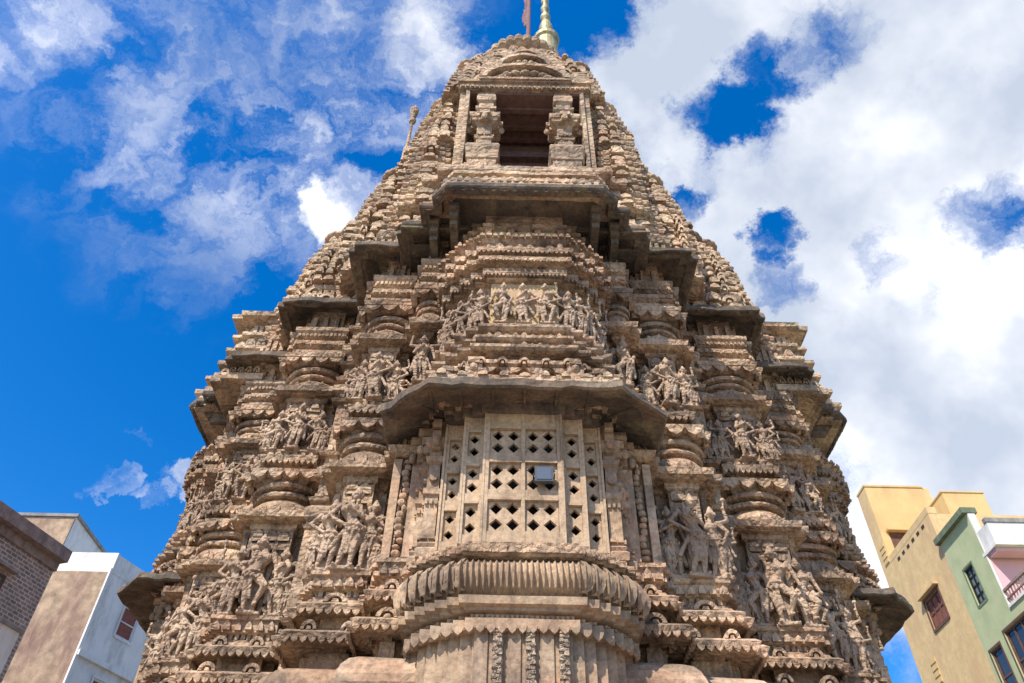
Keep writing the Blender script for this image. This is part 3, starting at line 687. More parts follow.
for j in range(8): f_dentil(0.1, 0.05)(mb, Matrix.Translation((-0.44 + j * 0.125, rel(7.99), 12.0)), 0.12)
mb.build('parapet', M['spire'], niche)

# ---- layered spires
def lerp_table(tab, z):
    for (z0, a), (z1, b) in zip(tab, tab[1:]):
        if z <= z1: t = (z - z0) / (z1 - z0); return a + (b - a) * t
    return tab[-1][1]
def tower(name, cx, cyf, z0, z1, sf, dz, plan, parent, gh=1.0, mat='spire', top=True, orn=0.42, loc=None, gf=0.8):
    """courses of rounded, shrinking layers on a stepped plan (unit half width), with horseshoe arches"""
    mb = MB(); z = z0; n = int((z1 - z0) / dz)
    kinds = [random.Random(hash(name) % 97 * 0 + e).random() for e in range(64)]
    for i in range(n):
        za = z0 + i * dz; s = sf(za); s2 = sf(za + dz); c = cyf(za); c2 = cyf(za + dz)
        P = [(x * s + cx, y * s + c) for x, y in plan]
        o = min(0.10, dz * 0.30)
        mb.sweep(P, [(-o * 0.9, za + .002), (0.0, za + dz * 0.12), (o * 0.35, za + dz * 0.38), (0.0, za + dz * 0.66), (-o * 0.9, za + dz * 0.72), (-o * 0.9, za + dz)], seg=0.5, caps=True)
        for ei, (L, T) in enumerate(edges(offset_plan(P, o * 0.2), False, 0.16)):
            k = max(1, round(L / orn)); st = L / k
            for j in range(k):
                if (T.col[1][1] < -0.3): continue        # the far side stays plain
                r = kinds[ei % 64] if random.random() < 0.85 else random.random(); Tq = T @ Matrix.Translation(((j + .5) * st + random.uniform(-.015, .015), 0, za + dz * random.uniform(0.04, 0.10)))
                if r < 0.42: f_gav(dz * gh * random.uniform(0.7, 1.1), 0.06 + random.random() * 0.08, random.uniform(0.36, 0.5))(mb, Tq, st)
                elif r < 0.80: f_dome(dz * random.uniform(0.6, 0.95), 0.08 + random.random() * 0.10)(mb, Tq, st)
                elif r < 0.92: f_leaf(dz * 0.9, 0.12)(mb, Tq, st)
    o = mb.build(name, M[mat], parent, loc or (0, 0, 0), jit=0.02, jscale=2.5)
    return o
def rot4(h):
    out = []
    for k in range(4):
        a = k * pi / 2; c, s = round(cos(a)), round(sin(a)); out += [(x * c - y * s, x * s + y * c) for x, y in h]
    return out
# half of one side of a unit plan, out from the axis and round the corner
def uplan(a=0.34, b=0.68, pa=1.22, pb=1.10):
    return rot4([(-a, -pa), (a, -pa), (a, -pb), (b, -pb), (b, -1.0), (1.0, -1.0), (1.0, -b), (pb, -b), (pb, -a)])
S = [(10.2, 4.05), (11.5, 3.75), (13.2, 3.38), (15.1, 3.08), (17.5, 2.86), (20.3, 2.43), (22.4, 2.15), (24.1, 1.88), (25.4, 1.52), (26.4, 1.15)]
sp = tower('spire', 0, lambda z: 0, 10.2, 26.4, lambda z: lerp_table(S, z), 0.26, uplan(pa=1.16, pb=1.08), temple, loc=ZL, orn=0.32)
def amalaka(x, y, z, r, parent, fin=True, lob=24):
    mb = MB()
    mb.lathe(x, y, [(r * .62, z - r * .35), (r * .62, z), (r * .85, z + r * .04), (r * .98, z + r * .16), (r * 1.0, z + r * .28), (r * .96, z + r * .40), (r * .8, z + r * .52), (r * .5, z + r * .56)], lob * 4, lobes=lob, amp=0.06)
    mb.build('amalaka', M['spire'], parent, jit=0.01)
    if fin:
        mb = MB(); z2 = z + r * .55
        mb.lathe(x, y, [(r * .35, z2), (r * .38, z2 + r * .08), (r * .2, z2 + r * .16), (r * .34, z2 + r * .34), (r * .36, z2 + r * .46), (r * .2, z2 + r * .62), (r * .1, z2 + r * .68), (r * .16, z2 + r * .76), (r * .06, z2 + r * .95), (0.005, z2 + r * 1.25)], 16)
        mb.build('finial', M['spire'], parent, jit=0.004)
amalaka(0, 0, 26.75, 1.55, sp, fin=False, lob=30)
mb = MB(); mb.lathe(0, 0, [(0.9, 27.5), (1.1, 27.65), (1.05, 27.85), (0.7, 28.05), (0.35, 28.3)], 32); mb.build('crown_cap', M['spire'], sp)
# kalash and staff stand right of the axis
mb = MB()
kx = 0.95
mb.lathe(kx, -0.2, [(0.5, 27.7), (0.5, 28.3), (0.42, 28.4), (0.42, 29.6), (0.50, 29.7), (0.52, 29.9), (0.30, 30.1), (0.16, 30.4), (0.24, 30.8), (0.27, 31.1), (0.18, 31.5), (0.11, 31.7), (0.2, 31.9), (0.21, 32.1), (0.11, 32.3), (0.1, 32.5), (0.18, 32.75), (0.18, 32.95), (0.1, 33.2), (0.09, 33.4), (0.16, 33.6), (0.16, 33.8), (0.08, 34.1), (0.06, 34.5), (0.12, 34.8), (0.05, 35.2), (0.02, 36)], 20)
mb.build('kalash', M['brass'], sp, jit=0.01)
# front urushringa over the niche
U = [(15.45, 1.62), (17.0, 1.46), (18.5, 1.22), (19.8, 0.92), (20.6, 0.68)]
uc = lambda z: rel(9.75 + (z - 15.4) * 0.16)
us = tower('half_spire', 0, uc, 15.45, 20.6, lambda z: lerp_table(U, z), 0.27, uplan(0.36, 0.7, 1.10, 1.05), temple, loc=ZL, orn=0.34)
amalaka(0, uc(20.6), 20.75, 0.72, us)
mb = MB()                                                      # curved gables above the lintel
for (yy, zb, w, h) in ((7.90, 15.53, 0.98, 0.62), (8.02, 16.25, 0.62, 0.62), (8.14, 16.9, 0.38, 0.42)):
    T = Matrix.Translation((0, rel(yy), zb)); n = 12
    for a0, a1, d0, d1 in ((1.0, 0.84, -0.12, 0.4), (0.76, 0.0, 0.0, 0.4)):
        for k in range(n):
            t0, t1 = pi * k / n, pi * (k + 1) / n
            P = [(w * a0 * cos(t0), h * a0 * sin(t0)), (w * a0 * cos(t1), h * a0 * sin(t1)), (w * a1 * cos(t1), h * a1 * sin(t1)), (w * a1 * cos(t0), h * a1 * sin(t0))]
            if a1 == 0: P = P[:3]
            mb.prism(P, d0, d1, T)
    for k in range(7): 
        t = pi * (k + .5) / 7; ell(mb, (w * 0.5 * cos(t), rel(yy) - 0.02, zb + h * 0.5 * sin(t)), (w * .12, .09, h * .14), 8)
    mb.box(-w, w, rel(yy) - 0.1, rel(yy) + 0.4, zb - 0.08, zb)
mb.build('curved_gable', M['spire'], us, jit=0.012)

# mini spires on top of the piers and crowding round the foot of the spire
def spirelet(x, y, z0, h, s, top=True, dz=0.2, orn=0.26, body=0.0):
    mbx = None
    tab = [(0, 1.0), (0.35, 0.93), (0.65, 0.76), (0.88, 0.5), (1.0, 0.36)]
    o = tower('spirelet', 0, lambda z: 0, 0, h, lambda z: s * lerp_table(tab, z / h), dz, uplan(0.36, 0.7, 1.16, 1.08), temple, loc=(x, rel(y), z0 - GZ), orn=orn)
    if top: amalaka(0, 0, h + 0.10, s * 0.62, o, lob=14)
    if body:
        mb = MB(); P = [(a * s * 0.95, b * s * 0.95) for a, b in uplan(0.36, 0.7, 1.16, 1.08)]
        mb.sweep(P, [(0.05, -body), (0.05, -body * .9), (0, -body * .85), (0, -body * .3), (0.05, -body * .25), (0.08, -body * .1), (0.0, 0.01)])
        row(mb, P, 0.0, -body * .8, 0.13, f_dentil(body * .5, 0.05, 0.5), front=False)
        mb.build('spirelet_base', M['spire'], o)
    return o
for s in (-1, 1):
    spirelet(s * 2.12, 8.88, 10.85, 1.75, 0.42, body=0.55)
    spirelet(s * 3.50, 10.25, 10.75, 2.1, 0.56, body=0.5)
    spirelet(s * 1.82, 8.62, 11.3, 3.3, 0.44, dz=0.22)
    spirelet(s * 1.62, 8.75, 13.6, 2.6, 0.36, dz=0.22)
    spirelet(s * 2.72, 9.55, 11.0, 2.9, 0.52, body=0.5, dz=0.22)
    spirelet(s * 1.88, 9.25, 13.2, 3.2, 0.52, dz=0.26, orn=0.3)
    spirelet(s * 2.45, 10.1, 13.3, 2.6, 0.5, dz=0.24, orn=0.3)
    spirelet(s * 3.15, 10.45, 12.6, 2.2, 0.45, dz=0.24, orn=0.3)
    spirelet(s * (CY - 8.88), CY - 2.12, 10.85, 1.75, 0.42, body=0.55)
    spirelet(s * (CY - 9.55), CY - 2.72, 11.0, 2.5, 0.50, body=0.5, dz=0.22)
    spirelet(s * 1.45, 9.6, 16.2, 3.0, 0.5, dz=0.26, orn=0.3)

# stepped pavilions on the shoulders above the flank eaves
for s in (-1, 1):
    mb = MB(); P = [(-0.52, -0.5), (-0.3, -0.5), (-0.3, -0.6), (0.3, -0.6), (0.3, -0.5), (0.52, -0.5), (0.52, 0.6), (-0.52, 0.6)]
    mb.sweep(P, [(0.1, 10.2), (0.1, 10.35), (0, 10.4), (0, 10.62), (0.08, 10.66), (0.08, 10.76), (-0.05, 10.8), (-0.05, 11.0), (0.05, 11.05), (0.05, 11.14), (-0.08, 11.18), (-0.08, 11.42), (0.02, 11.46), (0.02, 11.54), (-0.12, 11.58), (-0.12, 11.86), (0.12, 11.92), (0.14, 12.02), (-0.05, 12.06), (-0.3, 12.2)])
    row(mb, P, 0.0, 10.42, 0.16, f_gav(0.17, 0.06, 0.4), front=False); row(mb, P, -0.05, 10.82, 0.14, f_leaf(0.17, 0.06), front=False); row(mb, P, -0.08, 11.2, 0.2, f_dome(0.2, 0.05), front=False); row(mb, P, -0.12, 11.6, 0.12, f_dentil(0.2, 0.05), front=False)
    mb.build('shoulder_pavilion', M['spire'], temple, (s * 5.32, rel(11.75), -GZ - 0.55), jit=0.015)
    mb = MB(); mb.sweep(P, [(0.05, 10.2), (0.05, 10.5), (0.12, 10.55), (0.12, 10.65), (-0.08, 10.7), (-0.08, 10.95), (0.06, 11.0), (0.06, 11.08), (-0.3, 11.3)])
    row(mb, P, -0.08, 10.72, 0.14, f_leaf(0.18, 0.06), front=False)
    mb.build('shoulder_pavilion', M['spire'], temple, (s * 6.1, rel(12.9), -GZ - 0.25), jit=0.015)

# tall pinnacle ornament on the left shoulder
mb = MB()
mb.lathe(0, 0, [(0.10, -1.6), (0.08, 0), (0.045, 0.1), (0.04, 1.3), (0.09, 1.35), (0.10, 1.45), (0.05, 1.5), (0.08, 1.65), (0.12, 1.85), (0.13, 2.0), (0.04, 2.1), (0.02, 2.25)], 12)
mb.build('pinnacle', M['spire'], temple, (-3.02, rel(10.9), 17.6 - GZ), jit=0.01)

# side bays: the same balcony, bay, canopy and niche on the two flanks
for rz in (R(-90), R(90)):
    for o in (bay, ub, can): copy_tree(o, temple, rz)

# ------------------------------------------------------------------ floodlight and flagpole
def thing(name, label, cat, loc, rz=0, group=None):
    o = bpy.data.objects.new(name, None); col.objects.link(o); o.location = loc; o.rotation_euler = (0, 0, rz)
    o['label'] = label; o['category'] = cat
    if group: o['group'] = group
    return o
def tag(o, label, cat, group=None):
    o['label'] = label; o['category'] = cat
    if group: o['group'] = group
def struct(o): o['kind'] = 'structure'; return o

fl = thing('floodlight', 'small square grey floodlight fixed to the stone lattice window of the balcony', 'floodlight', (0.235, 7.30, 5.02))
Tt = Matrix.Rotation(R(8), 4, 'X')
mb = MB(); mb.box(-0.105, 0.105, -0.03, 0.05, -0.09, 0.09, Tt)
for k in range(5): mb.box(-0.08 + k * 0.035, -0.07 + k * 0.035, 0.05, 0.075, -0.07, 0.07, Tt)
mb.build('housing', M['lampgrey'], fl, jit=0)
mb = MB(); mb.box(-0.085, 0.085, -0.036, -0.028, -0.07, 0.07, Tt); mb.build('glass', M['lampglass'], fl, jit=0)
mb = MB(); mb.box(-0.125, -0.112, -0.01, 0.075, -0.015, 0.015); mb.box(0.112, 0.125, -0.01, 0.075, -0.015, 0.015); mb.box(-0.125, 0.125, 0.070, 0.082, -0.015, 0.015)
mb.box(-0.03, 0.03, -0.01, 0.08, 0.10, 0.13)
mb.build('bracket', M['iron'], fl, jit=0)

fp = thing('flagpole', 'dark reddish flagpole leaning beside the brass finial at the very top of the spire', 'flagpole', (0.20, 13.1, 27.6))
mb = MB(); capsule(mb, (0, 0, 0), (0.10, 0.3, 8.5), 0.10, 0.06); mb.build('pole', M['polered'], fp, jit=0)
mb = MB()
for k in range(14): 
    z = 3.0 + k * 0.42; mb.box(-0.16 - 0.05 * sin(k), 0.02, 0.02 + z * 0.03, 0.06 + z * 0.03, z, z + 0.44)
mb.build('furled_flag', M['polered'], fp, jit=0.05)

# ------------------------------------------------------------------ houses
def wall_T(p, ang):  return Matrix.Translation((p[0], p[1], 0)) @ Matrix.Rotation(ang, 4, 'Z')
def facade(mb, T, x0, x1, z0, z1, holes, y0=0.0, t=0.2):
    """wall skin of thickness t with rectangular openings"""
    xs = sorted({x0, x1, *[h[0] for h in holes], *[h[1] for h in holes]}); zs = sorted({z0, z1, *[h[2] for h in holes], *[h[3] for h in holes]})
    for a, b in zip(xs, xs[1:]):
        run = None
        for c, d in zip(zs, zs[1:]):
            mx, mz = (a + b) / 2, (c + d) / 2
            if any(h[0] < mx < h[1] and h[2] < mz < h[3] for h in holes):
                if run: mb.box(a, b, y0, y0 + t, run, c, T)
                run = None
            elif run is None: run = c
        if run is not None: mb.box(a, b, y0, y0 + t, run, z1, T)
def add_window(parent, T, x0, x1, z0, z1, frame, inner, bars=2, rows=2, sill=None, y0=0.0, name='window', trim=None):
    """joinery set back inside an opening; local x along the wall, -y outward"""
    mb = MB(); t = 0.055
    mb.box(x0, x0 + t, y0 + .02, y0 + .09, z0, z1, T); mb.box(x1 - t, x1, y0 + .02, y0 + .09, z0, z1, T)
    mb.box(x0 + t, x1 - t, y0 + .022, y0 + .09, z1 - t, z1, T); mb.box(x0 + t, x1 - t, y0 + .022, y0 + .09, z0, z0 + t, T)
    for k in range(1, bars): x = x0 + (x1 - x0) * k / bars; mb.box(x - 0.028, x + 0.028, y0 + .028, y0 + .075, z0 + t, z1 - t, T)
    for k in range(1, rows): z = z0 + (z1 - z0) * k / rows; mb.box(x0 + t, x1 - t, y0 + .036, y0 + .075, z - 0.022, z + 0.022, T)
    w = mb.build(name, frame, parent, jit=0)
    mb = MB(); mb.box(x0 + .01, x1 - .01, y0 + .055, y0 + .07, z0 + .01, z1 - .01, T); mb.build('pane', inner, w, jit=0)
    if trim:
        mb = MB(); q = 0.06
        mb.box(x0 - q, x0 - .003, y0 - .03, y0 + .05, z0 - q, z1 + q, T); mb.box(x1 + .003, x1 + q, y0 - .03, y0 + .05, z0 - q, z1 + q, T); mb.box(x0 - .003, x1 + .003, y0 - .032, y0 + .05, z0 - q - .02, z0 - .003, T); mb.box(x0 - .003, x1 + .003, y0 - .032, y0 + .05, z1 + .003, z1 + q, T)
        mb.build('surround', trim, w, jit=0)
    if sill:
        mb = MB(); mb.box(x0 - 0.12, x1 + 0.12, y0 - 0.16, y0 - .001, z1 + 0.09, z1 + 0.16, T); mb.build('sunshade', sill, w, jit=0)
    return w

K = 1.5
FX = 8.73 * K
# tan and yellow house on the right: wall faces the temple (towards -X)
th = thing('tan_house', 'tan plastered house with a yellow rooftop room, behind the temple on the right', 'house', (FX, 15.2 * K, GZ))
def W(o): o.parent = o.parent; return o
def at_world(o, parent):
    o.location = -Vector(parent.location); return o
def bw(mb, name, mat, parent, jit=0):
    o = mb.build(name, mat, parent, jit=jit)
    if parent.parent is None: o.location = -Vector(parent.location)
    return o
TW = Matrix(((0, 1, 0, FX), (-1, 0, 0, 0), (0, 0, 1, 0), (0, 0, 0, 1)))       # local x = -Y, local y = X
HT = [(-15.35 * K, -14.68 * K, 6.92 * K, 7.52 * K), (-15.3 * K, -14.6 * K, 4.2 * K, 5.2 * K)]
mb = MB(); facade(mb, TW, -16.55 * K, -13.98 * K, GZ, 8.85 * K, HT); mb.box(FX + 0.21, FX + 7, 13.985 * K, 16.545 * K, GZ, 8.84 * K)
mb.box(FX, FX + 0.3, 13.98 * K, 16.1 * K, 8.84 * K, 9.0 * K)
mb.box(FX + .001, FX + 2.4, 16.1 * K, 16.56 * K, 8.8 * K, 10.9 * K)
bw(mb, 'wall', M['tan'], th)
mb = MB(); mb.box(FX + 0.004, FX + 1.44 * K, 16.1 * K - 0.02, 16.5 * K, 8.9 * K, 10.9 * K + .01)
mb.box(FX - 0.02, FX + 1.44 * K + 0.02, 16.1 * K - 0.05, 16.57 * K, 10.9 * K, 10.95 * K)
bw(mb, 'rooftop_room', M['yellow'], th)
mb = MB(); mb.box(FX + 0.30, FX + 1.35, 16.1 * K - 0.035, 16.1 * K + .02, 8.9 * K, 9.62 * K); d = bw(mb, 'door', M['frame'], th)
mb = MB(); mb.box(FX + 0.2, FX + 1.45, 16.1 * K - 0.22, 16.1 * K - 0.03, 9.63 * K, 9.68 * K); bw(mb, 'door_hood', M['yellow'], th)
mb = MB()
for k in range(6): y = (14.35 + k * 0.27) * K; mb.box(FX - 0.012, FX + .02, y - 0.09, y + 0.09, 8.70 * K, 8.77 * K)
bw(mb, 'vent', M['dark'], th)
def bwin(parent, h, frame, inner, bars=2, rows=2, sill=None, trim=None):
    w = add_window(parent, TW, h[0], h[1], h[2], h[3], frame, inner, bars, rows, sill, trim=trim)
    w.location = -Vector(parent.location); return w
bwin(th, HT[0], M['frame'], M['redbrown'], 3, 2, M['tan'], M['frame'])
bwin(th, HT[1], M['frame'], M['redbrown'], 3, 2, M['tan'], M['frame'])
for (y, z) in ((16.25, 8.9), (15.85, 6.05)):
    mb = MB(); mb.box(FX - 0.012, FX + .01, (y - 0.13) * K, (y + 0.13) * K, (z - .03) * K, (z + 0.50) * K)
    for k in range(4):
        mb.box(FX - 0.03, FX + .01, (y - 0.12) * K, (y + 0.12) * K, (z + k * 0.13) * K, (z + 0.06 + k * 0.13) * K)
    bw(mb, 'louvre', M['yellow'], th)

gh = thing('green_house', 'green plastered house with a pink upper terrace, at the right edge beside the tan house', 'house', (FX, 12.5 * K, GZ))
TG = TW @ Matrix.Translation((0, -0.02, 0))
HG = [(-13.60 * K, -13.28 * K, 6.62 * K, 7.32 * K), (-13.84 * K, -13.46 * K, 4.9 * K, 5.85 * K)]
HL = [(-13.22 * K, -12.45 * K, 4.9 * K, 5.95 * K), (-11.9 * K, -11.2 * K, 4.9 * K, 5.95 * K), (-10.6 * K, -9.9 * K, 4.9 * K, 5.95 * K)]
mb = MB(); facade(mb, TG, -13.975 * K, -12.78 * K, 6.18 * K, 8.1 * K, HG[:1]); facade(mb, TG, -13.975 * K, -7 * K, GZ, 6.18 * K, HG[1:] + HL)
mb.box(FX + 0.19, FX + 8, 12.785 * K, 13.97 * K, GZ, 7.6 * K); mb.box(FX + 0.19, FX + 8, 7.01 * K, 12.79 * K, GZ, 6.17 * K)
bw(mb, 'wall', M['green'], gh)
mb = MB(); mb.box(FX - 0.16, FX + 0.28, 12.75 * K, 14.02 * K, 8.1 * K, 8.22 * K); bw(mb, 'coping', M['concgreen'], gh)
mb = MB(); mb.box(FX + 0.03, FX + 7.9, 12.75 * K, 12.778 * K, 6.1 * K, 7.25 * K); bw(mb, 'terrace_wall', M['pink'], gh)
mb = MB(); mb.box(FX - 0.03, FX + 7.95, 12.35 * K, 12.85 * K, 7.20 * K, 7.26 * K); mb.box(FX + 0.0, FX + 7.9, 12.37 * K, 12.43 * K, 7.26 * K, 7.66 * K); mb.box(FX - .0, FX + 0.1, 12.43 * K, 12.77 * K, 7.26 * K, 7.66 * K)
bw(mb, 'terrace_roof', M['white'], gh)
mb = MB(); mb.box(FX - .02, FX + 7.9, 12.35 * K, 12.45 * K, 7.665 * K, 7.75 * K); bw(mb, 'roof_coping', M['concrete'], gh)
mb = MB(); mb.box(FX + 0.02, FX + 7.85, 12.45 * K, 12.70 * K, 7.12 * K, 7.195 * K); bw(mb, 'beam', M['pink'], gh)
mb = MB(); mb.box(FX + 1.1, FX + 2.2, 12.71 * K, 12.77 * K, 6.2 * K, 6.85 * K); bw(mb, 'door', M['redbrown'], gh)
mb = MB(); mb.box(FX - 0.06, FX + 0.14, 7 * K, 12.75 * K, 6.183 * K, 6.23 * K); bw(mb, 'ledge', M['white'], gh)
mb = MB()
for k in range(60):
    y = (12.70 - k * 0.09) * K; mb.box(FX + 0.0, FX + 0.03, y, y + 0.03, 6.22 * K, 6.48 * K)
mb.box(FX - 0.02, FX + 0.05, 7 * K, 12.75 * K, 6.48 * K, 6.52 * K); mb.box(FX - 0.01, FX + 0.04, 7 * K, 12.75 * K, 6.34 * K, 6.36 * K)
bw(mb, 'railing', M['rust'], gh)
mb = MB(); mb.box(FX - 0.015, FX + 0.20, 12.76 * K, 12.779 * K, 6.2 * K, 8.09 * K); bw(mb, 'end_face', M['white'], gh)
bwin(gh, HG[0], M['iron'], M['glassgreen'], 2, 4, None, M['concgreen']); bwin(gh, HG[1], M['frame'], M['glass'], 1, 2, None, M['frame'])
for h in HL: bwin(gh, h, M['frame'], M['glass'], 3, 2, None, M['frame'])
yt = thing('rooftop_room', 'small plain yellow rooftop room rising behind the green house coping', 'rooftop room', (15.7, 23.0, 13.0))
mb = MB(); mb.box(14.9, 16.35, 22.6, 24.0, 12.1, 15.15); mb.box(14.87, 16.38, 22.57, 24.03, 15.15, 15.2); bw(mb, 'wall', M['yellow'], yt)
mb = MB(); mb.box(15.6, 16.2, 22.56, 22.61, 12.3, 13.6); bw(mb, 'door', M['frame'], yt)

# left side
K2 = 1.3
mh = thing('plastered_house', 'tall house with stained brown plaster front and white side wall on the left', 'house', (-9.89 * K2, 17.63 * K2, GZ))
cx, cyy = -9.89 * K2, 17.63 * K2
ang = math.atan2(0.92, 0.38)
TL = wall_T((cx, cyy), ang)                                     # local x runs along the white wall away from the corner, -y outward (right)
mb = MB(); mb.box(cx - 9, cx, cyy, cyy + 0.35, GZ, 9.0 * K2); bw(mb, 'front_wall', M['mudwall'], mh)
HM = [(1.05, 1.75, 7.75 * K2, 8.5 * K2), (0.9, 2.0, 5.6 * K2, 6.7 * K2)]
mb = MB(); facade(mb, TL, 0.0, 6.5, GZ, 9.0 * K2, HM); mb.box(0.02, 6.4, 0.21, 0.5, GZ, 8.98 * K2, TL); mb.box(-0.02, 6.5, -0.015, 0.3, 9.0 * K2, 9.1 * K2, TL); bw(mb, 'side_wall', M['white'], mh)
mb = MB(); mb.box(-9.0, 0.02, 0.03, 0.3, 9.0 * K2, 9.52 * K2, Matrix.Translation((cx, cyy, 0))); mb.box(0.02, 3.2, 0.03, 0.3, 9.1 * K2, 9.5 * K2, TL); bw(mb, 'parapet', M['white'], mh)
mb = MB(); mb.box(-9.0, -0.3, 0.2, 7.0, 9.0 * K2 - 0.5, 9.0 * K2 - 0.1, Matrix.Translation((cx, cyy, 0)) ); bw(mb, 'roof', M['concrete'], mh)
mb = MB(); mb.box(-0.03, 6.4, -0.12, 0.0, 6.95 * K2, 7.07 * K2, TL); mb.box(-0.05, 0.05, -0.05, 0.02, GZ, 9.0 * K2, TL); bw(mb, 'string_course', M['white'], mh)
w = add_window(mh, TL, *HM[0], M['white'], M['redbrown'], 1, 2, trim=M['white']); w.location = -Vector(mh.location)
w = add_window(mh, TL, *HM[1], M['white'], M['redbrown'], 2, 2, trim=M['white']); w.location = -Vector(mh.location)
mb = MB()
for k in range(2): mb.box(0, 0.06, -0.07, 0.0, GZ, 7 * K2, TL @ Matrix.Translation((2.6 + k * 0.2, 0, 0)))
bw(mb, 'drainpipe', M['concrete'], mh)

rh = thing('rooftop_room', 'pale rooftop room with a bare tan front and white side, above the stained brown wall', 'rooftop room', (-15.5, 26.0, 12.4))
mb = MB(); mb.box(-21, -16.3, 25.4, 29, 10.5, 15.1); bw(mb, 'wall', M['white'], rh)
mb = MB(); mb.box(-21.02, -16.32, 25.36, 25.398, 10.5, 15.05); bw(mb, 'front_plaster', M['mudwall'], rh)
mb = MB(); mb.box(-21.05, -16.22, 25.30, 29.05, 15.1, 15.22); bw(mb, 'roof_slab', M['concrete'], rh)

K3 = 1.05
p1 = Vector((-11.11 * K3, 14.64 * K3, 0)); p2 = Vector((-10.46 * K3, 16.67 * K3, 0)); d = (p2 - p1).normalized()
a3 = math.atan2(d.y, d.x); ZE = 9 * K3
bh = thing('brick_house', 'brown brick house with a heavy sloping painted eave at the left edge', 'house', (p2.x, p2.y, GZ), a3)
TB = Matrix.Translation((0, 0, -GZ))                            # local to the empty: x along the wall, end at 0, -y outward
TBW = Matrix.Translation((0, 0.26, -GZ)); HB = [(-2.3, -1.15, ZE - 1.95, ZE - 1.2), (-5.3, -4.15, ZE - 1.95, ZE - 1.2)]
mb = MB(); facade(mb, TBW, -12, -0.06, GZ, ZE - 0.5, HB); mb.box(-11.9, -0.07, 0.61, 6.0, 0, ZE - 0.51 - GZ); mb.build('wall', M['brick'], bh, jit=0)
mb = MB()
vs = [(-12, 0, ZE), (0, 0, ZE), (0, 6.3, ZE), (-12, 6.3, ZE), (-12, 0, ZE - 0.14), (0, 0, ZE - 0.14), (0, 6.3, ZE - 0.14), (-12, 6.3, ZE - 0.14)]
mb.box(-12, 0, 0, 6.3, ZE - 0.30 - GZ, ZE - GZ); mb.box(-12, -0.03, 0.2, 6.0, ZE - 0.52 - GZ, ZE - 0.29 - GZ)
mb.build('eave', M['rust'], bh, jit=0.01)
for h in HB: add_window(bh, TBW, *h, M['frame'], M['glassgreen'], 2, 2, M['rust'])
lp = (-11.75, 13.64)                                           # near corner of a low white house wall
lw = thing('low_house', 'low whitewashed wall corner in front of the brown brick house at the bottom left edge', 'house', (-8.55, 13.05, GZ), a3)
mb = MB(); mb.box(-8, 0, 0.0, 1.6, 0, 4.3 - GZ); mb.build('base_wall', M['mudwall'], lw, jit=0)
mb = MB(); mb.box(-8.03, 0.03, -0.03, 1.63, 4.3 - GZ, 5.5 - GZ); mb.build('wall', M['white'], lw, jit=0)
mb = MB(); mb.box(-8.1, 0.08, -0.08, 1.7, 5.5 - GZ, 5.56 - GZ); mb.build('roof', M['concrete'], lw, jit=0)

# ------------------------------------------------------------------ ground
mb = MB(); mb.box(-3000, 3000, -3000, 3000, GZ - 1, GZ); g = mb.build('ground', M['ground'], None, jit=0); struct(g)
mb = MB(); P = to_full([(2.6, 5.9), (5.2, 5.9), (5.2, 8.0), (7.0, 8.0)]); 
mb.sweep(P, [(0.3, GZ + .004), (0.3, GZ + 0.15), (0, GZ + 0.15), (0, GZ + 0.30)], seg=1.0)
o = mb.build('temple_platform', M['plain'], None, (0, CY, 0)); struct(o)

# ------------------------------------------------------------------ camera
cam = bpy.data.cameras.new('Camera'); co = bpy.data.objects.new('Camera', cam); col.objects.link(co)
cam.sensor_width = 36; cam.lens = F_PX / 1024 * 36; cam.clip_end = 10000; cam.clip_start = 0.05
CM = Matrix.Rotation(R(90) + PITCH, 4, 'X') @ Matrix.Rotation(ROLL, 4, 'Z')
co.matrix_world = Matrix.Translation((-0.16, 0, 0)) @ CM
scn.camera = co
def pdir(x, y):
    v = Vector(((x - 512) / F_PX, (341.5 - y) / F_PX, -1)); return (CM.to_3x3() @ v).normalized()

# ------------------------------------------------------------------ light and sky
SUN_EL, SUN_AZ = R(50), R(-33)        # azimuth: measured from behind the camera towards the right
sd = Vector((sin(SUN_AZ) * cos(SUN_EL), -cos(SUN_AZ) * cos(SUN_EL), sin(SUN_EL)))
sl = bpy.data.lights.new('Sun', 'SUN'); sl.energy = 5.0; sl.angle = R(0.6); sl.color = (1.0, 0.945, 0.87)
so = bpy.data.objects.new('Sun', sl); col.objects.link(so); so.rotation_euler = sd.to_track_quat('Z', 'Y').to_euler()
w = bpy.data.worlds.new('World'); scn.world = w; w.use_nodes = True
nt = w.node_tree; nt.nodes.clear(); L = nt.links.new
out = nd(nt, 'ShaderNodeOutputWorld'); bg = nd(nt, 'ShaderNodeBackground'); bg.inputs['Strength'].default_value = 0.12; L(bg.outputs[0], out.inputs[0])
sky = nd(nt, 'ShaderNodeTexSky'); sky.sky_type = 'NISHITA'; sky.sun_disc = False; sky.sun_elevation = SUN_EL
sky.sun_rotation = math.atan2(sd.x, sd.y); sky.air_density = 1.0; sky.dust_density = 1.0; sky.ozone_density = 2.0; sky.altitude = 600
hs = nd(nt, 'ShaderNodeHueSaturation'); hs.inputs['Saturation'].default_value = 1.47; hs.inputs['Value'].default_value = 1.65; hs.inputs['Hue'].default_value = 0.507; L(sky.outputs[0], hs.inputs['Color'])
tc = nd(nt, 'ShaderNodeTexCoord'); D = tc.outputs['Generated']
def vm(op, a, b=None):
    n = nt.nodes.new('ShaderNodeVectorMath'); n.operation = op
    for i, v in enumerate((a, b)):
        if v is None: continue
        if isinstance(v, (tuple, Vector)): n.inputs[i].default_value = tuple(v)
        else: L(v, n.inputs[i])
    return n
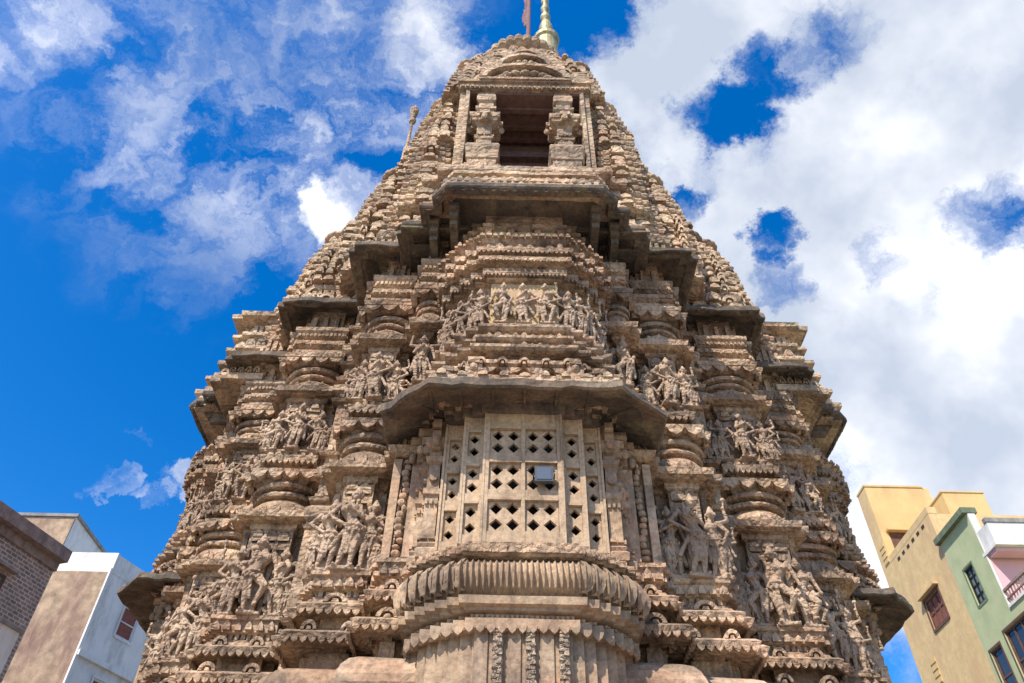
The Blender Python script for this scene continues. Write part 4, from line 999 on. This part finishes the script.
def mt(op, a, b=0.0, c=0.0, clamp=False):
    n = nt.nodes.new('ShaderNodeMath'); n.operation = op; n.use_clamp = clamp
    for i, v in enumerate((a, b, c)):
        if isinstance(v, (int, float)): n.inputs[i].default_value = v
        else: L(v, n.inputs[i])
    return n.outputs[0]
wn = nd(nt, 'ShaderNodeTexNoise', Scale=11.0, Detail=6.0, Roughness=0.68); L(D, wn.inputs['Vector'])
off = vm('SUBTRACT', wn.outputs['Color'], (0.5, 0.5, 0.5)); sc = vm('SCALE', off.outputs[0]); sc.inputs['Scale'].default_value = 0.13
DD = vm('NORMALIZE', vm('ADD', D, sc.outputs[0]).outputs[0]).outputs[0]
# cloud cover: where the cover is thicker or thinner, as directions over the town (x, y in px, radius, amount)
blobs = [(860, 230, 330, 0.34), (1000, 60, 240, 0.30), (700, 60, 110, 0.20), (950, 420, 220, 0.26), (640, 110, 60, 0.16), (800, 200, 120, 0.12), (880, 120, 90, 0.14),
         (720, 112, 42, -0.32), (760, 78, 42, -0.22), (800, 50, 42, -0.22), (838, 32, 34, -0.22), (770, 238, 30, -0.48), (776, 286, 26, -0.34), (985, 215, 40, -0.24), (595, 5, 45, -0.34), (640, 8, 28, -0.22), (630, 60, 50, 0.12), (686, 200, 20, -0.22), (880, 262, 22, -0.14), (700, 235, 20, -.10), (930, 300, 60, 0.05),
         (432, 50, 50, 0.17), (520, 20, 60, -0.05), (370, 10, 90, 0.10), (305, 140, 34, 0.16), (215, 150, 110, 0.05), (345, 202, 42, 0.24), (310, 215, 25, 0.1), (330, 225, 35, 0.12), (75, 30, 40, 0.19), (148, 88, 28, 0.20), (0, 70, 30, 0.14), (100, 481, 24, 0.38), (124, 490, 20, 0.34), (150, 511, 18, 0.34), (172, 482, 20, 0.34), (188, 480, 16, 0.3), (140, 437, 12, 0.3), (240, 30, 60, 0.06), (262, 292, 28, 0.08), (200, 90, 70, 0.04),
         (90, 330, 230, -0.30), (110, 250, 110, -0.20), (500, 180, 100, -0.1)]
cov = neg = None
for x, y, r, a in blobs:
    dt = vm('DOT_PRODUCT', DD, pdir(x, y)).outputs['Value']
    mr = nd(nt, 'ShaderNodeMapRange', interpolation_type='SMOOTHSTEP'); L(dt, mr.inputs['Value'])
    mr.inputs['From Min'].default_value = cos(r / 620.0); mr.inputs['From Max'].default_value = 1.0; mr.inputs['To Min'].default_value = 0; mr.inputs['To Max'].default_value = a
    if a > 0: cov = mr.outputs[0] if cov is None else mt('ADD', cov, mr.outputs[0])
    else: neg = mr.outputs[0] if neg is None else mt('ADD', neg, mr.outputs[0])
cov = mt('ADD', mt('MINIMUM', cov, 0.40), neg)
cn = nd(nt, 'ShaderNodeTexNoise', Scale=7.0, Detail=9.0, Roughness=0.60); L(DD, cn.inputs['Vector']); cn.inputs['Distortion'].default_value = 0.1
dens = mt('ADD', cn.outputs[0], cov)
dm = nd(nt, 'ShaderNodeMapRange', interpolation_type='SMOOTHSTEP'); L(dens, dm.inputs['Value']); dm.inputs['From Min'].default_value = 0.50; dm.inputs['From Max'].default_value = 0.86
sn = nd(nt, 'ShaderNodeTexNoise', Scale=4.5, Detail=5.0, Roughness=0.55); L(vm('ADD', D, (3.1, 1.7, 0.4)).outputs[0], sn.inputs['Vector'])
ccol = ramp(nt, sn.outputs[0], [(0.36, (4.3, 4.8, 5.7)), (0.48, (6.0, 6.3, 6.9)), (0.60, (8.6, 8.7, 8.9))])
vn = nd(nt, 'ShaderNodeTexNoise', Scale=9.0, Detail=8.0, Roughness=0.62); vn.inputs['Distortion'].default_value = 0.15; L(vm('MULTIPLY', DD, (1.0, 1.6, 0.8)).outputs[0], vn.inputs['Vector'])
vr = nd(nt, 'ShaderNodeMapRange', interpolation_type='SMOOTHSTEP'); L(vn.outputs[0], vr.inputs['Value']); vr.inputs['From Min'].default_value = 0.42; vr.inputs['From Max'].default_value = 0.72
dv = vm('DOT_PRODUCT', DD, pdir(270, 95)).outputs['Value']
vz = nd(nt, 'ShaderNodeMapRange', interpolation_type='SMOOTHSTEP'); L(dv, vz.inputs['Value']); vz.inputs['From Min'].default_value = cos(0.33); vz.inputs['From Max'].default_value = cos(0.08)
veil = mt('MULTIPLY', mt('MULTIPLY', vr.outputs[0], vz.outputs[0]), 0.55)
fac = mt('MULTIPLY', mt('MAXIMUM', dm.outputs[0], veil), 0.96)
L(mixc(nt, fac, hs.outputs[0], ccol), bg.inputs['Color'])

scn.view_settings.view_transform = 'Standard'; scn.view_settings.look = 'None'; scn.view_settings.exposure = 0.30; scn.view_settings.gamma = 1.0
scn.render.engine = 'CYCLES'
scn.cycles.max_bounces = 3; scn.cycles.diffuse_bounces = 2; scn.cycles.glossy_bounces = 2
scn.render.resolution_x = 1024; scn.render.resolution_y = 683
